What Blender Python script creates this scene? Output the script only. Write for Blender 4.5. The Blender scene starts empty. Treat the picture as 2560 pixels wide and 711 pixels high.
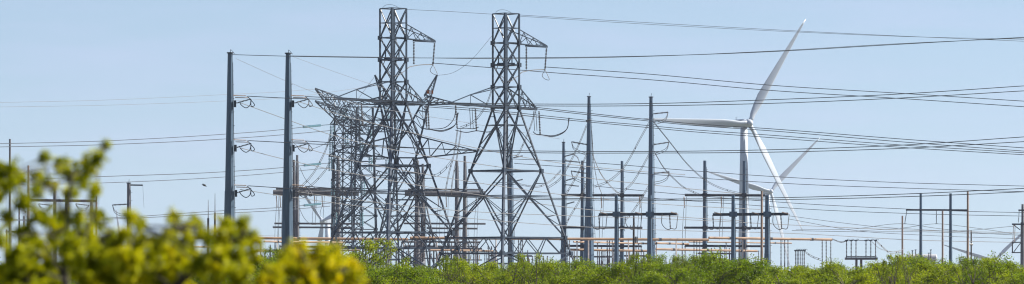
import bpy, math, random
from mathutils import Vector, Matrix, noise

F = 10240.0          # focal length in units of 1/2560 of the picture width
HY = 690.0           # image row of the eye level
CAMZ = 3.0
V = Vector
scene = bpy.context.scene
COL = scene.collection
R = math.radians
RND = random.Random(7)

def P(x, y, D):
    return V(((x - 1280.0) / F * D, D, CAMZ + (HY - y) / F * D))
def PX(D): return F / D      # picture units per metre at distance D

# ------------------------------------------------------------------ mesh builder
class MB:
    def __init__(s): s.v = []; s.f = []; s.sm = False
    def add(s, vs, fs):
        n = len(s.v); s.v.extend(vs); s.f.extend([tuple(i + n for i in f) for f in fs])
    def bar(s, p, q, w, h=None, roll=0.0):
        h = h or w
        p = V(p); q = V(q); d = q - p
        if d.length < 1e-5: return s
        d.normalize()
        up = V((0, 0, 1)) if abs(d.z) < .95 else V((0, 1, 0))
        a = d.cross(up).normalized(); b = a.cross(d).normalized()
        if roll:
            m = Matrix.Rotation(roll, 3, d); a = m @ a; b = m @ b
        vs = []
        for c in (p, q):
            for sx, sy in ((-1, -1), (1, -1), (1, 1), (-1, 1)):
                vs.append(c + a * (sx * w / 2) + b * (sy * h / 2))
        s.add(vs, [(0, 3, 2, 1), (4, 5, 6, 7), (0, 1, 5, 4), (1, 2, 6, 5), (2, 3, 7, 6), (3, 0, 4, 7)])
        return s
    def box(s, c, sx, sy, sz, rz=0):
        m = Matrix.Rotation(rz, 3, 'Z'); vs = []
        for z in (-1, 1):
            for x, y in ((-1, -1), (1, -1), (1, 1), (-1, 1)):
                vs.append(V(c) + m @ V((x * sx / 2, y * sy / 2, z * sz / 2)))
        s.add(vs, [(0, 3, 2, 1), (4, 5, 6, 7), (0, 1, 5, 4), (1, 2, 6, 5), (2, 3, 7, 6), (3, 0, 4, 7)])
        return s
    def lathe(s, p, q, prof, n=10, phase=0.0):
        """prof: list of (t along p->q in 0..1, radius)"""
        p = V(p); q = V(q); d = (q - p); L = d.length; d.normalize()
        up = V((0, 0, 1)) if abs(d.z) < .95 else V((0, 1, 0))
        a = d.cross(up).normalized(); b = a.cross(d).normalized()
        if abs(d.z) >= .95: a = V((1, 0, 0)); b = V((0, 1, 0)) * (1 if d.z > 0 else -1)
        vs = []; fs = []
        for t, r in prof:
            c = p + d * (L * t)
            for k in range(n):
                an = 2 * math.pi * k / n + phase
                vs.append(c + a * (math.cos(an) * r) + b * (math.sin(an) * r))
        m = len(prof)
        for i in range(m - 1):
            for k in range(n):
                k2 = (k + 1) % n
                fs.append((i * n + k, i * n + k2, (i + 1) * n + k2, (i + 1) * n + k))
        fs.append(tuple(range(n))[::-1]); fs.append(tuple((m - 1) * n + k for k in range(n)))
        s.add(vs, fs); return s
    def tube(s, pts, r, n=4):
        """tube through a list of points, r radius or list"""
        pts = [V(p) for p in pts]; m = len(pts); vs = []; fs = []
        for i, p in enumerate(pts):
            d = (pts[min(i + 1, m - 1)] - pts[max(i - 1, 0)])
            if d.length < 1e-9: d = V((1, 0, 0))
            d.normalize()
            up = V((0, 0, 1)) if abs(d.z) < .95 else V((0, 1, 0))
            a = d.cross(up).normalized(); b = a.cross(d).normalized()
            rr = r[i] if isinstance(r, (list, tuple)) else r
            for k in range(n):
                an = 2 * math.pi * (k + .5) / n
                vs.append(p + a * (math.cos(an) * rr) + b * (math.sin(an) * rr))
        for i in range(m - 1):
            for k in range(n):
                k2 = (k + 1) % n
                fs.append((i * n + k, i * n + k2, (i + 1) * n + k2, (i + 1) * n + k))
        fs.append(tuple(range(n))[::-1]); fs.append(tuple((m - 1) * n + k for k in range(n)))
        s.add(vs, fs); return s
    def build(s, name, mat, parent=None, loc=None):
        org = V((0, 0, 0))
        if parent is not None: org = WORLD[parent.name]
        elif loc is not None: org = V(loc)
        me = bpy.data.meshes.new(name)
        me.from_pydata([(v - org)[:] if not isinstance(v, tuple) else tuple(V(v) - org) for v in s.v], [], s.f)
        me.update()
        if s.sm:
            for p in me.polygons: p.use_smooth = True
        me.materials.append(mat)
        o = bpy.data.objects.new(name, me); COL.objects.link(o)
        if parent is not None:
            o.parent = parent; WORLD[o.name] = org
        else:
            o.location = org; WORLD[o.name] = org
        return o
WORLD = {}
def tag(o, label=None, cat=None, group=None, kind=None):
    if label: o['label'] = label
    if cat: o['category'] = cat
    if group: o['group'] = group
    if kind: o['kind'] = kind
    return o
def thing(name, loc, label, cat, group=None):
    o = bpy.data.objects.new(name, None); COL.objects.link(o)
    o.location = V(loc); WORLD[o.name] = V(loc); o.empty_display_size = .5
    return tag(o, label, cat, group)

def spline(pts, n=8):
    pts = [V(p) for p in pts]
    if len(pts) == 2: return [pts[0].lerp(pts[1], i / n) for i in range(n + 1)]
    out = []
    ext = [pts[0] * 2 - pts[1]] + pts + [pts[-1] * 2 - pts[-2]]
    for i in range(1, len(ext) - 2):
        p0, p1, p2, p3 = ext[i - 1:i + 3]
        # centripetal-ish: non uniform Catmull-Rom through Hermite with chord lengths
        l0 = max((p1 - p0).length, 1e-6); l1 = max((p2 - p1).length, 1e-6); l2 = max((p3 - p2).length, 1e-6)
        m1 = ((p1 - p0) / l0 * l1 + (p2 - p1) / l1 * l0) / (l0 + l1) * l1
        m2 = ((p2 - p1) / l1 * l2 + (p3 - p2) / l2 * l1) / (l1 + l2) * l1
        for k in range(n):
            t = k / n; t2 = t * t; t3 = t2 * t
            out.append((2 * t3 - 3 * t2 + 1) * p1 + (t3 - 2 * t2 + t) * m1 + (-2 * t3 + 3 * t2) * p2 + (t3 - t2) * m2)
    out.append(pts[-1]); return out

# ------------------------------------------------------------------ materials
def mat(name, base, rough=.6, metal=0.0, noise_amt=0.0, nscale=3.0, col2=None, bump=0.0, spec=.5, detail=4.0, stretch=None):
    m = bpy.data.materials.new(name); m.use_nodes = True
    nt = m.node_tree; b = nt.nodes['Principled BSDF']
    b.inputs['Roughness'].default_value = rough; b.inputs['Metallic'].default_value = metal
    b.inputs['Specular IOR Level'].default_value = spec
    b.inputs['Base Color'].default_value = (*base, 1)
    if noise_amt or col2:
        tc = nt.nodes.new('ShaderNodeTexCoord'); n = nt.nodes.new('ShaderNodeTexNoise')
        n.inputs['Scale'].default_value = nscale; n.inputs['Detail'].default_value = detail
        src = tc.outputs['Object']
        if stretch:
            mp = nt.nodes.new('ShaderNodeMapping'); mp.inputs['Scale'].default_value = stretch
            nt.links.new(src, mp.inputs['Vector']); src = mp.outputs['Vector']
        nt.links.new(src, n.inputs['Vector'])
        r = nt.nodes.new('ShaderNodeValToRGB')
        r.color_ramp.elements[0].position = .35; r.color_ramp.elements[1].position = .68
        a = noise_amt
        c2 = col2 or tuple(min(1, c * (1 + a)) for c in base)
        c1 = base if col2 else tuple(c * (1 - a) for c in base)
        r.color_ramp.elements[0].color = (*c1, 1); r.color_ramp.elements[1].color = (*c2, 1)
        nt.links.new(n.outputs['Fac'], r.inputs['Fac']); nt.links.new(r.outputs['Color'], b.inputs['Base Color'])
        if bump:
            bp = nt.nodes.new('ShaderNodeBump'); bp.inputs['Strength'].default_value = bump
            nt.links.new(n.outputs['Fac'], bp.inputs['Height']); nt.links.new(bp.outputs['Normal'], b.inputs['Normal'])
    return m
M = {}
M['pole'] = mat('galvanised pole steel', (.072, .115, .165), .42, .05, .22, 1.2, stretch=(3, 3, .25))
M['polegrey'] = mat('weathered grey pole steel', (.13, .13, .14), .6, .05, .22, 1.5, stretch=(3, 3, .3))
M['lattice'] = mat('galvanised lattice steel', (.036, .052, .074), .34, .05, .25, .8)
M['latfar'] = mat('dull lattice steel', (.03, .044, .062), .42, .05, .25, .8)
M['darkarm'] = mat('dark steel arm', (.045, .055, .07), .6, .1, .25, 2)
M['beam'] = mat('grey beam steel', (.12, .12, .125), .7, .1, .25, .8)
M['wire'] = mat('weathered conductor', (.06, .065, .075), .5, .1)
M['wirelight'] = mat('bright aluminium conductor', (.20, .195, .19), .5, .2)
M['wirethin'] = mat('shield wire', (.2, .21, .23), .6, .2)
M['ins'] = mat('dark porcelain', (.09, .085, .085), .35, 0, .2, 8)
M['instan'] = mat('tan polymer insulator', (.42, .29, .20), .6, 0, .15, 6)
M['inswhite'] = mat('pale polymer insulator', (.55, .53, .52), .6, 0, .1, 6)
M['insglass'] = mat('blue green glass insulator', (.30, .48, .52), .25, 0, .1, 5)
M['bus'] = mat('bus tube with painted tan reflection', (.36, .235, .15), .6, .0, .2, .6)  # tan is the reflection on aluminium tube, put into the base colour
M['post'] = mat('grey brown station post', (.11, .10, .105), .6, 0, .25, 3)
M['postwhite'] = mat('pale station post', (.55, .48, .43), .6, 0, .15, 2)
M['wood'] = mat('weathered pole wood', (.30, .22, .17), .85, 0, .3, 2, stretch=(5, 5, .3))
M['woodgrey'] = mat('grey brown pole wood', (.2, .165, .14), .85, 0, .3, 2, stretch=(5, 5, .3))
M['wooddark'] = mat('creosoted pole wood', (.035, .027, .023), .85, 0, .3, 2)
M['turbine'] = mat('white turbine paint', (.46, .51, .57), .5, 0, .03, .1)
M['turbdark'] = mat('turbine joint grey', (.12, .13, .15), .6)
M['white'] = mat('white paint', (.5, .5, .5), .5, 0, .08, .8)
M['copper'] = mat('orange marker sign', (.32, .10, .03), .6)
M['soilplate'] = mat('white plate', (.7, .7, .7), .6)
M['bark'] = mat('mesquite bark', (.085, .065, .05), .9, 0, .35, 12)
M['barkpale'] = mat('grey mesquite bark', (.045, .038, .03), .9, 0, .35, 18)
M['ground'] = mat('dry grassland', (.06, .075, .02), .95, 0, 0, .15, col2=(.12, .10, .05))
M['pad'] = mat('crushed stone yard', (.22, .21, .2), .95, 0, .2, 2.5)
M['bird'] = mat('dark feathers', (.03, .028, .027), .8)

def leafmat(name, c1, c2, c3, trans, scale):
    m = bpy.data.materials.new(name); m.use_nodes = True; nt = m.node_tree
    for n in list(nt.nodes): nt.nodes.remove(n)
    out = nt.nodes.new('ShaderNodeOutputMaterial'); mix = nt.nodes.new('ShaderNodeMixShader')
    df = nt.nodes.new('ShaderNodeBsdfPrincipled'); tr = nt.nodes.new('ShaderNodeBsdfTranslucent')
    df.inputs['Roughness'].default_value = .55; df.inputs['Specular IOR Level'].default_value = .35
    tc = nt.nodes.new('ShaderNodeTexCoord'); n = nt.nodes.new('ShaderNodeTexNoise')
    n.inputs['Scale'].default_value = scale; n.inputs['Detail'].default_value = 6; n.inputs['Roughness'].default_value = .7
    nt.links.new(tc.outputs['Object'], n.inputs['Vector'])
    r = nt.nodes.new('ShaderNodeValToRGB'); e = r.color_ramp.elements
    e[0].position = .32; e[0].color = (*c1, 1); e[1].position = .7; e[1].color = (*c3, 1)
    k = e.new(.5); k.color = (*c2, 1)
    nt.links.new(n.outputs['Fac'], r.inputs['Fac'])
    oi = nt.nodes.new('ShaderNodeObjectInfo'); hs = nt.nodes.new('ShaderNodeHueSaturation')
    mr = nt.nodes.new('ShaderNodeMapRange'); mr.inputs[3].default_value = .8; mr.inputs[4].default_value = 1.15
    nt.links.new(oi.outputs['Random'], mr.inputs[0]); nt.links.new(mr.outputs[0], hs.inputs['Value'])
    mh = nt.nodes.new('ShaderNodeMapRange'); mh.inputs[3].default_value = .515; mh.inputs[4].default_value = .49
    nt.links.new(oi.outputs['Random'], mh.inputs[0]); nt.links.new(mh.outputs[0], hs.inputs['Hue'])
    nt.links.new(r.outputs['Color'], hs.inputs['Color'])
    nt.links.new(hs.outputs['Color'], df.inputs['Base Color']); nt.links.new(hs.outputs['Color'], tr.inputs['Color'])
    mix.inputs[0].default_value = trans
    nt.links.new(df.outputs[0], mix.inputs[1]); nt.links.new(tr.outputs[0], mix.inputs[2])
    nt.links.new(mix.outputs[0], out.inputs['Surface']); return m
M['leaf'] = leafmat('mesquite leaves', (.09, .14, .003), (.215, .29, .004), (.42, .46, .006), .55, .9)
M['leafnear'] = leafmat('spring mesquite leaves', (.10, .15, .003), (.50, .49, .002), (.92, .76, .002), .55, 14.0)
M['leaffar'] = leafmat('far scrub leaves', (.04, .07, .012), (.06, .10, .014), (.09, .12, .018), .3, .3)

# ------------------------------------------------------------------ setting
g = MB(); gy = [(-300, 0), (2100, 0), (4500, -45), (16000, -45)]
g.add([V((x, y, z)) for y, z in gy for x in (-9000, 9000)], [(0, 1, 3, 2), (2, 3, 5, 4), (4, 5, 7, 6)])
tag(g.build('ground', M['ground']), 'flat grassy scrubland ground stretching to the horizon', 'ground', kind='structure')
g = MB(); g.add([V((-110, 480, .004)), V((140, 480, .004)), V((140, 980, .004)), V((-110, 980, .004))], [(0, 1, 2, 3)])
tag(g.build('gravel_yard', M['pad']), 'pale crushed stone yard under the substation', 'yard', kind='structure')

# ------------------------------------------------------------------ poles
def pole_shape(mb, x, ytop, wtop, wbot, D, n=8, ybot=700, lean=0.0, phase=None):
    """tapered many-sided steel pole standing on the ground; widths in picture units at the top and at row ybot"""
    s = D / F
    top = P(x + lean, ytop, D); zb = CAMZ + (HY - ybot) * s
    rt = wtop * s / 2; rb = wbot * s / 2
    slope = (rb - rt) / (top.z - zb); r0 = rt + slope * top.z
    base = V((P(x, ybot, D).x, D, 0))
    H = top.z
    mb.lathe(base, V((top.x, D, top.z)), [(0, r0 * 1.5), (.006, r0 * 1.5), (.0062, r0), (.449, r0 + (rt - r0) * .45 + .03 * r0), (.45, r0 + (rt - r0) * .45 - .02 * r0), (1, rt), ], 8, R(22.5) if phase is None else phase)
    return base, top, rt, r0
def cap(mb, top, r, n=12):
    mb.lathe(top, top + V((0, 0, .12)), [(0, r * 1.35), (1, r * 1.35)], n, R(15))

def steps(mb, base, top, r0, rt, side=1, every=1.5, z0=6):
    mb.bar(V((base.x + r0 * side, base.y - .05, z0)), V((top.x + rt * side, top.y - .05, top.z - 1)), .06)
    z = z0; k = 0
    while z < top.z - 1:
        t = z / top.z; r = r0 + (rt - r0) * t; an = R(-8 + 8 * (k % 2)) * side
        d = V((math.cos(an) * side, math.sin(an) * 1.0, 0)); c = V((base.x, base.y, z)) + d * r * .95
        mb.bar(c, c + d * .26 + V((0, 0, .0)), .04); z += every; k += 1

def disc_string(p, q, r, n, mb=None):
    mb = mb or MB(); prof = [(0, r * .3)]
    for i in range(n):
        a = (i + .1) / n; b = (i + .35) / n; c = (i + .75) / n
        prof += [(a, r * .35), (b, r), (c, r * .8), ((i + .8) / n, r * .35)]
    prof.append((1, r * .3))
    return mb.lathe(p, q, prof, 8)

# two near monopoles with strain arms on their right side
for (x0, yt, lab) in ((575.5, 134, 'tall tapered steel monopole with three right-hand wire arms, left one of the near pair'),
                      (720.5, 135, 'tall tapered steel monopole with three right-hand wire arms, right one of the near pair')):
    D = 450; s = D / F
    wt, wb = (13, 31) if x0 < 600 else (13, 33)
    xb = x0 - (3.5 if x0 < 600 else 2.5)
    mb = MB(); b, t, rt, r0 = pole_shape(mb, xb, yt, wt, wb, D, 12, 690, lean=x0 - xb + .0)
    T = thing('steel_monopole', b, lab, 'power pole', 'big near steel monopoles')
    mb.build('shaft', M['pole'], T)
    mb = MB(); cap(mb, t, rt); mb.build('cap_plate', M['darkarm'], T)
    mb = MB(); steps(mb, b, t, r0, rt); mb.build('climbing_rail', M['darkarm'], T)
    mb = MB(); mb.bar(t, t + V((.05, 0, .45)), .05); mb.bar(t + V((.1, 0, .4)), t + V((.5, 0, -.05)), .04)
    mb.build('shield_wire_bracket', M['darkarm'], T)
    e = x0 + 8
    for ya in (239, 350, 463):
        k = (ya - 134) / 560 * 6   # pole is thicker lower down
        for dy, dx in ((0, 0), (5, 5)):
            disc_string(P(e + k - 2 + dx, ya + dy, D - .3), P(e + 32 + dx, ya + 1 + dy, D - .3), .07, 14).build('strain_insulator', M['instan'], T)
        mb = MB(); disc_string(P(e + k + 3, ya + 20, D - .2), P(e + 44, ya + 9, D - .4), .09, 12, mb); mb.build('post_insulator', M['ins'], T)
        mb = MB(); mb.box(P(e + k + 3.0, ya + 21, D - .15), .25, .3, .75); mb.build('arm_bracket', M['darkarm'], T)
        mb = MB(); mb.tube(spline([P(e + 34, ya + 2, D), P(e + 44, ya + 12, D - .5), P(e + 52, ya + 26, D - .8), P(e + 47, ya + 28, D - .8), P(e + 44, ya + 9, D - .4)], 6), .045, 5)
        mb.tube(spline([P(e + 44, ya + 9, D - .4), P(e + 40, ya + 26, D - .9), P(e + 33, ya + 31, D - 1), P(e + 18, ya + 22, D - .9), P(e + 15, ya + 16, D - .6)], 6), .045, 5)
        mb.build('jumper_loop', M['wire'], T)

# ------------------------------------------------------------------ lattice generator
def diamond(c, h, z, rot):
    return [V((c[0] + h * math.cos(rot + i * math.pi / 2), c[1] + h * math.sin(rot + i * math.pi / 2), z)) for i in range(4)]

def lattice(T, levels, c, rot, lw, bw, material, redund=True, front=None):
    """levels: list of (z, half diagonal, panel type below it)"""
    rings = [diamond(c, h, z, rot) for z, h, _ in levels]
    for i in range(4):
        mb = MB(); w = lw
        if front is not None and i == front: w = lw * 1.6
        for a, b in zip(rings, rings[1:]): mb.bar(a[i], b[i] + (b[i] - a[i]).normalized() * .02, w, roll=R(45 + 0))
        mb.build('leg', material, T)
    br = MB()
    for li, (a, b) in enumerate(zip(rings, rings[1:])):
        ty = levels[li][2]
        for i in range(4):
            j = (i + 1) % 4
            A, B, C2, D2 = a[i], a[j], b[j], b[i]
            if li == 0 or 'h' in ty or 'H' in ty: br.bar(A, B, bw * (1.7 if 'H' in ty else 1))
            if 'x' in ty:
                br.bar(A, C2, bw); br.bar(B, D2, bw)
            if 'X' in ty:      # big panel: crossing with redundant members
                br.bar(A, C2, bw * 1.2); br.bar(B, D2, bw * 1.2)
                wa = (B - A).length; wb_ = (C2 - D2).length; t = wa / (wa + wb_)
                X = A.lerp(C2, t)
                LA = A.lerp(D2, t); LB = B.lerp(C2, t)
                if 'm' in ty: br.bar(LA, LB, bw)
                if redund:
                    for (leg0, leg1, dg0, dg1) in ((A, D2, X, D2), (B, C2, X, C2)):
                        m0 = leg0.lerp(leg1, t + (1 - t) * .45); m1 = dg0.lerp(dg1, .5)
                        br.bar(m0, m1, bw * .6); br.bar(m0, dg0, bw * .6); br.bar(m0.lerp(leg1, .5), m1, bw * .6)
                    for (leg0, leg1, X0) in ((A, D2, X), (B, C2, X)):
                        m0 = leg0.lerp(leg1, t * .5); br.bar(m0, leg0.lerp(X0, .5) if False else (A.lerp(X, .5) if leg0 is A else B.lerp(X, .5)), bw * .6)
            if 'w' in ty:      # belt truss
                n = 3
                for k in range(n):
                    u0, u1 = k / n, (k + 1) / n; um = (u0 + u1) / 2
                    br.bar(A.lerp(B, u0), D2.lerp(C2, um), bw * .75); br.bar(D2.lerp(C2, um), A.lerp(B, u1), bw * .75)
            if 'k' in ty:      # K panel
                mid = A.lerp(B, .5)
                br.bar(mid, D2, bw); br.bar(mid, C2, bw)
    for ring in rings[1:-1]:
        for p_ in ring: br.bar(p_ - V((0, 0, bw * 2.2)), p_ + V((0, 0, bw * 2.2)), bw * 3.6, bw * 3.6, R(45))
    br.build('bracing', material, T)
    return rings

def arm(mb, low, up, tip, n, cw, bw, tipw=.15):
    """tapered truss arm: low, up = the two lower and two upper root points"""
    tips = [tip + V((0, 0, 0)), tip + V((0, 0, 0))]
    for p in low: mb.bar(p, tip, cw)
    for p in up: mb.bar(p, tip + V((0, 0, .15)), cw * .8)
    L0, L1 = low; U0, U1 = up
    for k in range(n):
        a = k / n; b = (k + 1) / n
        for L, U in ((L0, U0), (L1, U1)):
            mb.bar(L.lerp(tip, a), U.lerp(tip, (a + b) / 2), bw)
            mb.bar(U.lerp(tip, (a + b) / 2), L.lerp(tip, b), bw)
        mb.bar(L0.lerp(tip, a), L1.lerp(tip, b), bw); mb.bar(L0.lerp(tip, b), L1.lerp(tip, b), bw)
        mb.bar(U0.lerp(tip, b), U1.lerp(tip, b), bw * .8)

# ------------------------------------------------------------------ the two tall dead-end lattice towers
DL = 550.0; S = DL / F
def ztow(y, D=DL): return CAMZ + (HY - y) * D / F
def tall_tower(x0, dy, label):
    cx = (x0 - 1280) * S; c = (cx, DL)
    T = thing('lattice_tower', (cx, DL, 0), label, 'pylon', 'tall dead-end lattice towers')
    hd = lambda y: (33 if y <= 258 else 33 + .355 * (y - 258)) * S
    lv = []
    for y, ty in ((22, 'hx'), (58, 'hx') , (95, 'hx'), (150, 'Hx'), (205, 'hx'), (258, 'hXm'), (415, 'HXm'), (582, 'Hw'), (621, 'HX'), (752, 'h')):
        lv.append((ztow(y + dy) if y < 752 else 0.0, hd(y), ty))
    # merge the two top half panels into one crossing like the photograph's
    lv = [(lv[0][0], lv[0][1], 'hx')] + lv[2:]
    rings = lattice(T, lv, c, R(-93), .19, .125, M['lattice'], front=0)
    mb = MB(); r1 = diamond(c, hd(58), ztow(58 + dy), R(-93))
    for i in range(4): mb.bar(r1[i], r1[(i + 1) % 4], .1)
    # inner platform
    z = ztow(150 + dy)
    for q in (-.9, .9):
        mb.bar((cx + q - .1, DL - 1.2, z), (cx + q - .1, DL + 1.2, z), .14)
        mb.bar((cx + q - .1, DL - .9, z), (cx + q - .1, DL - .9, z + 1.6), .16)
    mb.bar((cx - 1.2, DL - .9, z + .1), (cx + 1.2, DL - .9, z + .1), .22, .3)
    mb.build('platform', M['lattice'], T)
    # upper arm, right and away
    zc = ztow(97 + dy); zt = ztow(61 + dy)
    ringA = diamond(c, hd(95), zc, R(-93)); ringU = diamond(c, hd(95), zt, R(-93))
    tip = V((cx + 103 * S, DL + 4.2, ztow(100 + dy)))
    mb = MB()
    arm(mb, (ringA[0], ringA[1]), (ringU[0], ringU[1]), tip, 3, .13, .07)
    mb.bar((cx + 50 * S, DL + 1.4, ztow(100 + dy)), tip, .32, .28)
    mb.build('upper_arm', M['lattice'], T)
    # main cross-arm: long side towards us on the left, short side away on the right
    zc = ztow(256 + dy); zt = ztow(205 + dy)
    lo = diamond(c, hd(258), zc, R(-93)); hi = diamond(c, hd(205), zt, R(-93))
    ltip = V((cx - 140 * S, DL - 9.0, zc + .15)); rtip = V((cx + 77 * S, DL + 4.6, zc - .05))
    mb = MB(); kn = V((cx - 88 * S, DL - 5.5, ztow(229 + dy)))
    for q in (lo[3], lo[0]): mb.bar(q, ltip, .17)
    for q in (hi[3], hi[0]): mb.bar(q, kn, .12)
    mb.bar(kn, ltip, .12)
    for t in (.3, .62): mb.bar(lo[3].lerp(ltip, t), lo[0].lerp(ltip, t), .08)
    mb.bar(lo[0].lerp(ltip, .28), kn, .1); mb.bar(lo[0].lerp(ltip, .62), kn, .07)
    mb.build('cross_arm', M['lattice'], T)
    mb = MB(); arm(mb, (lo[1], lo[0]), (hi[1], hi[0]), rtip, 3, .16, .08)
    mb.bar(ltip, rtip, .3, .34)
    mb.build('cross_arm', M['lattice'], T)
    # insulators
    zz = ztow(104 + dy)
    a0 = V((cx + 51 * S, DL + 1.4, zz)); a1 = V((cx + 102 * S, DL + 4.0, zz))
    disc_string(a0, a0 + V((0, 0, -56 * S)), .14, 15).build('insulator_string', M['ins'], T)
    disc_string(a1, a1 + V((-4 * S, 0, -54 * S)), .14, 15).build('insulator_string', M['ins'], T)
    mb = MB(); e1 = a1 + V((-4 * S, 0, -54 * S)); e0 = a0 + V((0, 0, -60 * S))
    mb.tube(spline([V((cx + 30 * S, DL, ztow(178 + dy))), V((cx + 38 * S, DL + .5, ztow(169 + dy))), e0, V((cx + 80 * S, DL + 3, ztow(159 + dy))), e1], 6), .06, 5)
    mb.tube(spline([e1, e1 + V((-.35, 0, -.9)), e1 + V((.1, 0, -1.3)), e1 + V((.55, 0, -1.4)), e1 + V((.3, 0, -.6)), e1], 5), .04, 5)
    mb.build('jumper_loop', M['wirelight'], T); mb = MB()
    mb.tube(spline([V((cx - 20 * S, DL - 1, ztow(152 + dy))), V((cx - 24 * S, DL - 1, ztow(165 + dy))), V((cx - 10 * S, DL - 1.5, ztow(180 + dy))), V((cx + 5 * S, DL - 1.6, ztow(192 + dy))), V((cx + 30 * S, DL - .5, ztow(178 + dy)))], 6), .05, 5)
    mb.build('jumper_loop', M['wirelight'], T); mb = MB()
    mb.tube(spline([V((cx - 28 * S, DL, ztow(22 + dy))), V((cx - 20 * S, DL, ztow(14 + dy))), V((cx, DL, ztow(13 + dy))), V((cx + 14 * S, DL, ztow(20 + dy)))], 6), .03, 4)
    mb.build('jumper_loop', M['wirelight'], T)
    for dx, dpt, yb in ((-76, -5.2, 318), (83 if dy > 6 else 85, 4.5, 321)):
        a = V((cx + dx * S, DL + dpt, ztow(262 + dy))); b = V((cx + (dx + 3) * S, DL + dpt, ztow(yb + dy)))
        disc_string(a, b, .14, 15).build('insulator_string', M['ins'], T)
        mb = MB()
        if dx > 0:
            mb.tube(spline([a + V((0, 0, 0)) + V((75 * S, 0, -.9)), b + V((68 * S, 0, .8)), b + V((38 * S, 0, -.1)), b, b + V((-12 * S, 0, .1)), b + V((-18 * S, 0, .4))], 6), .06, 5)
            mb.tube(spline([b, b + V((36 * S, 0, -.25)), b + V((64 * S, 0, .5)), a + V((77 * S, 0, -.9))], 6), .05, 5)
        else:
            mb.tube(spline([b + V((-52 * S, 0, .1)), b + V((-26 * S, 0, -.2)), b, b + V((30 * S, 0, -.15)), b + V((62 * S, 0, .6)), b + V((84 * S, 0, 2.2))], 6), .06, 5)
        mb.build('jumper_loop', M['wire'], T)
        mb = MB()
        for q in (-14, -8):
            mb.tube([a + V((q * S, 0, 0)), a + V(((q + 3) * S, 0, -(50) * S))], .055, 4)
        mb.build('twin_hanger', M['wirelight'], T)
    return T
tall_tower(983, 0, 'tallest steel lattice tower with one upper arm, left of the two rising over the substation')
tall_tower(1265, 13, 'tall steel lattice tower with one upper arm, right of its slightly taller twin')

# ------------------------------------------------------------------ horned flat-top tower behind the first tall tower
D = 620.0; s = D / F
cx = (1015 - 1280) * s
T = thing('horned_lattice_tower', (cx, D, 0), 'lattice tower with two slanting horns and an orange plate behind the left tall tower', 'pylon')
def Q(dx, y, dd=0.0): return V((cx + dx * s, D + dd, CAMZ + (HY - y) * s))
for sd in (-1, 1):
    mb = MB()
    for dd in (-1.2, 1.2):
        mb.bar(Q(sd * 78, 188, 0), Q(sd * 57, 260, dd), .16); mb.bar(Q(sd * 77, 188, 0), Q(sd * 46, 240, dd), .16)
        mb.bar(Q(sd * 46, 240, dd), Q(sd * 57, 260, dd), .12)
        for k in range(5):
            a = k / 5; b = (k + .5) / 5; c2 = (k + 1) / 5
            o0 = Q(sd * 78, 188, 0); o1 = Q(sd * 57, 260, dd); i0 = Q(sd * 77, 188, 0); i1 = Q(sd * 46, 240, dd)
            mb.bar(o0.lerp(o1, a), i0.lerp(i1, b), .07); mb.bar(i0.lerp(i1, b), o0.lerp(o1, c2), .07)
    mb.build('horn', M['lattice'], T)
    # slanting side of the window frame
    mb = MB(); prev = None
    for dd in (-1.4, 1.4):
        mb.bar(Q(sd * 57, 260, dd), Q(sd * 18, 420, dd), .19); mb.bar(Q(sd * 40, 258, dd), Q(-sd * 2, 335, dd), .16)
        mb.bar(Q(sd * 0, 332, dd), Q(sd * 30, 372, dd), .14)
        for k in range(6):
            o0 = Q(sd * 57, 260, dd); o1 = Q(sd * 26, 388, dd); i0 = Q(sd * 40, 258, dd); i1 = Q(sd * 2, 332, dd)
            mb.bar(o0.lerp(o1, k / 6), i0.lerp(i1, (k + .5) / 6), .08); mb.bar(i0.lerp(i1, (k + .5) / 6), o0.lerp(o1, (k + 1) / 6), .08)
        mb.bar(Q(sd * 38, 338, dd), Q(0, 332, dd), .1)
    mb.build('window_frame', M['lattice'], T)
    mb = MB()   # top beam half
    arm(mb, (Q(sd * 20, 262, -1.3), Q(sd * 20, 262, 1.3)), (Q(sd * 52, 240, -1.2), Q(sd * 52, 240, 1.2)), Q(sd * 125, 261, 0), 6, .16, .08)
    mb.bar(Q(-2 * sd, 262, -1.3), Q(sd * 22, 262, -1.3), .2); mb.bar(Q(-2 * sd, 262, 1.3), Q(sd * 22, 262, 1.3), .2)
    mb.build('top_arm', M['lattice'], T)
    mb = MB()   # lower arm
    arm(mb, (Q(sd * 22, 397, -1.5), Q(sd * 22, 397, 1.5)), (Q(sd * 38, 343, -1.4), Q(sd * 38, 343, 1.4)), Q(sd * 176, 380, 0), 4, .16, .09)
    mb.build('lower_arm', M['lattice'], T)
mb = MB(); mb.box(Q(59, 231.5, -1.0), 1.15, .08, .5); mb.build('marker_plate', M['copper'], T)
mb = MB(); mb.box(Q(61, 231.5, -1.06), .35, .03, .42); mb.build('plate_number_patch', M['soilplate'], T)
lv = [(CAMZ + (HY - 395) * s, 24 * s * 1.35, 'hXm'), (CAMZ + (HY - 500) * s, 48 * s * 1.2, 'hXm'), (CAMZ + (HY - 600) * s, 70 * s * 1.2, 'hX'), (0, 100 * s * 1.2, '')]
lattice(T, lv, (cx, D), R(45 + 12), .17, .12, M['latfar'])
disc_string(Q(50, 264, 0), Q(52, 320, 0), .15, 14).build('insulator_string', M['ins'], T)
disc_string(Q(124, 264, 0), Q(128, 322, 0), .15, 14).build('insulator_string', M['ins'], T)
mb = MB(); mb.tube(spline([Q(47, 322), Q(70, 323), Q(100, 318), Q(118, 300), Q(125, 272)], 6), .06, 5)
mb.tube(spline([Q(128, 322), Q(150, 321), Q(170, 322), Q(182, 318)], 6), .06, 5); mb.build('jumper_loop', M['wire'], T)

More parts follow.
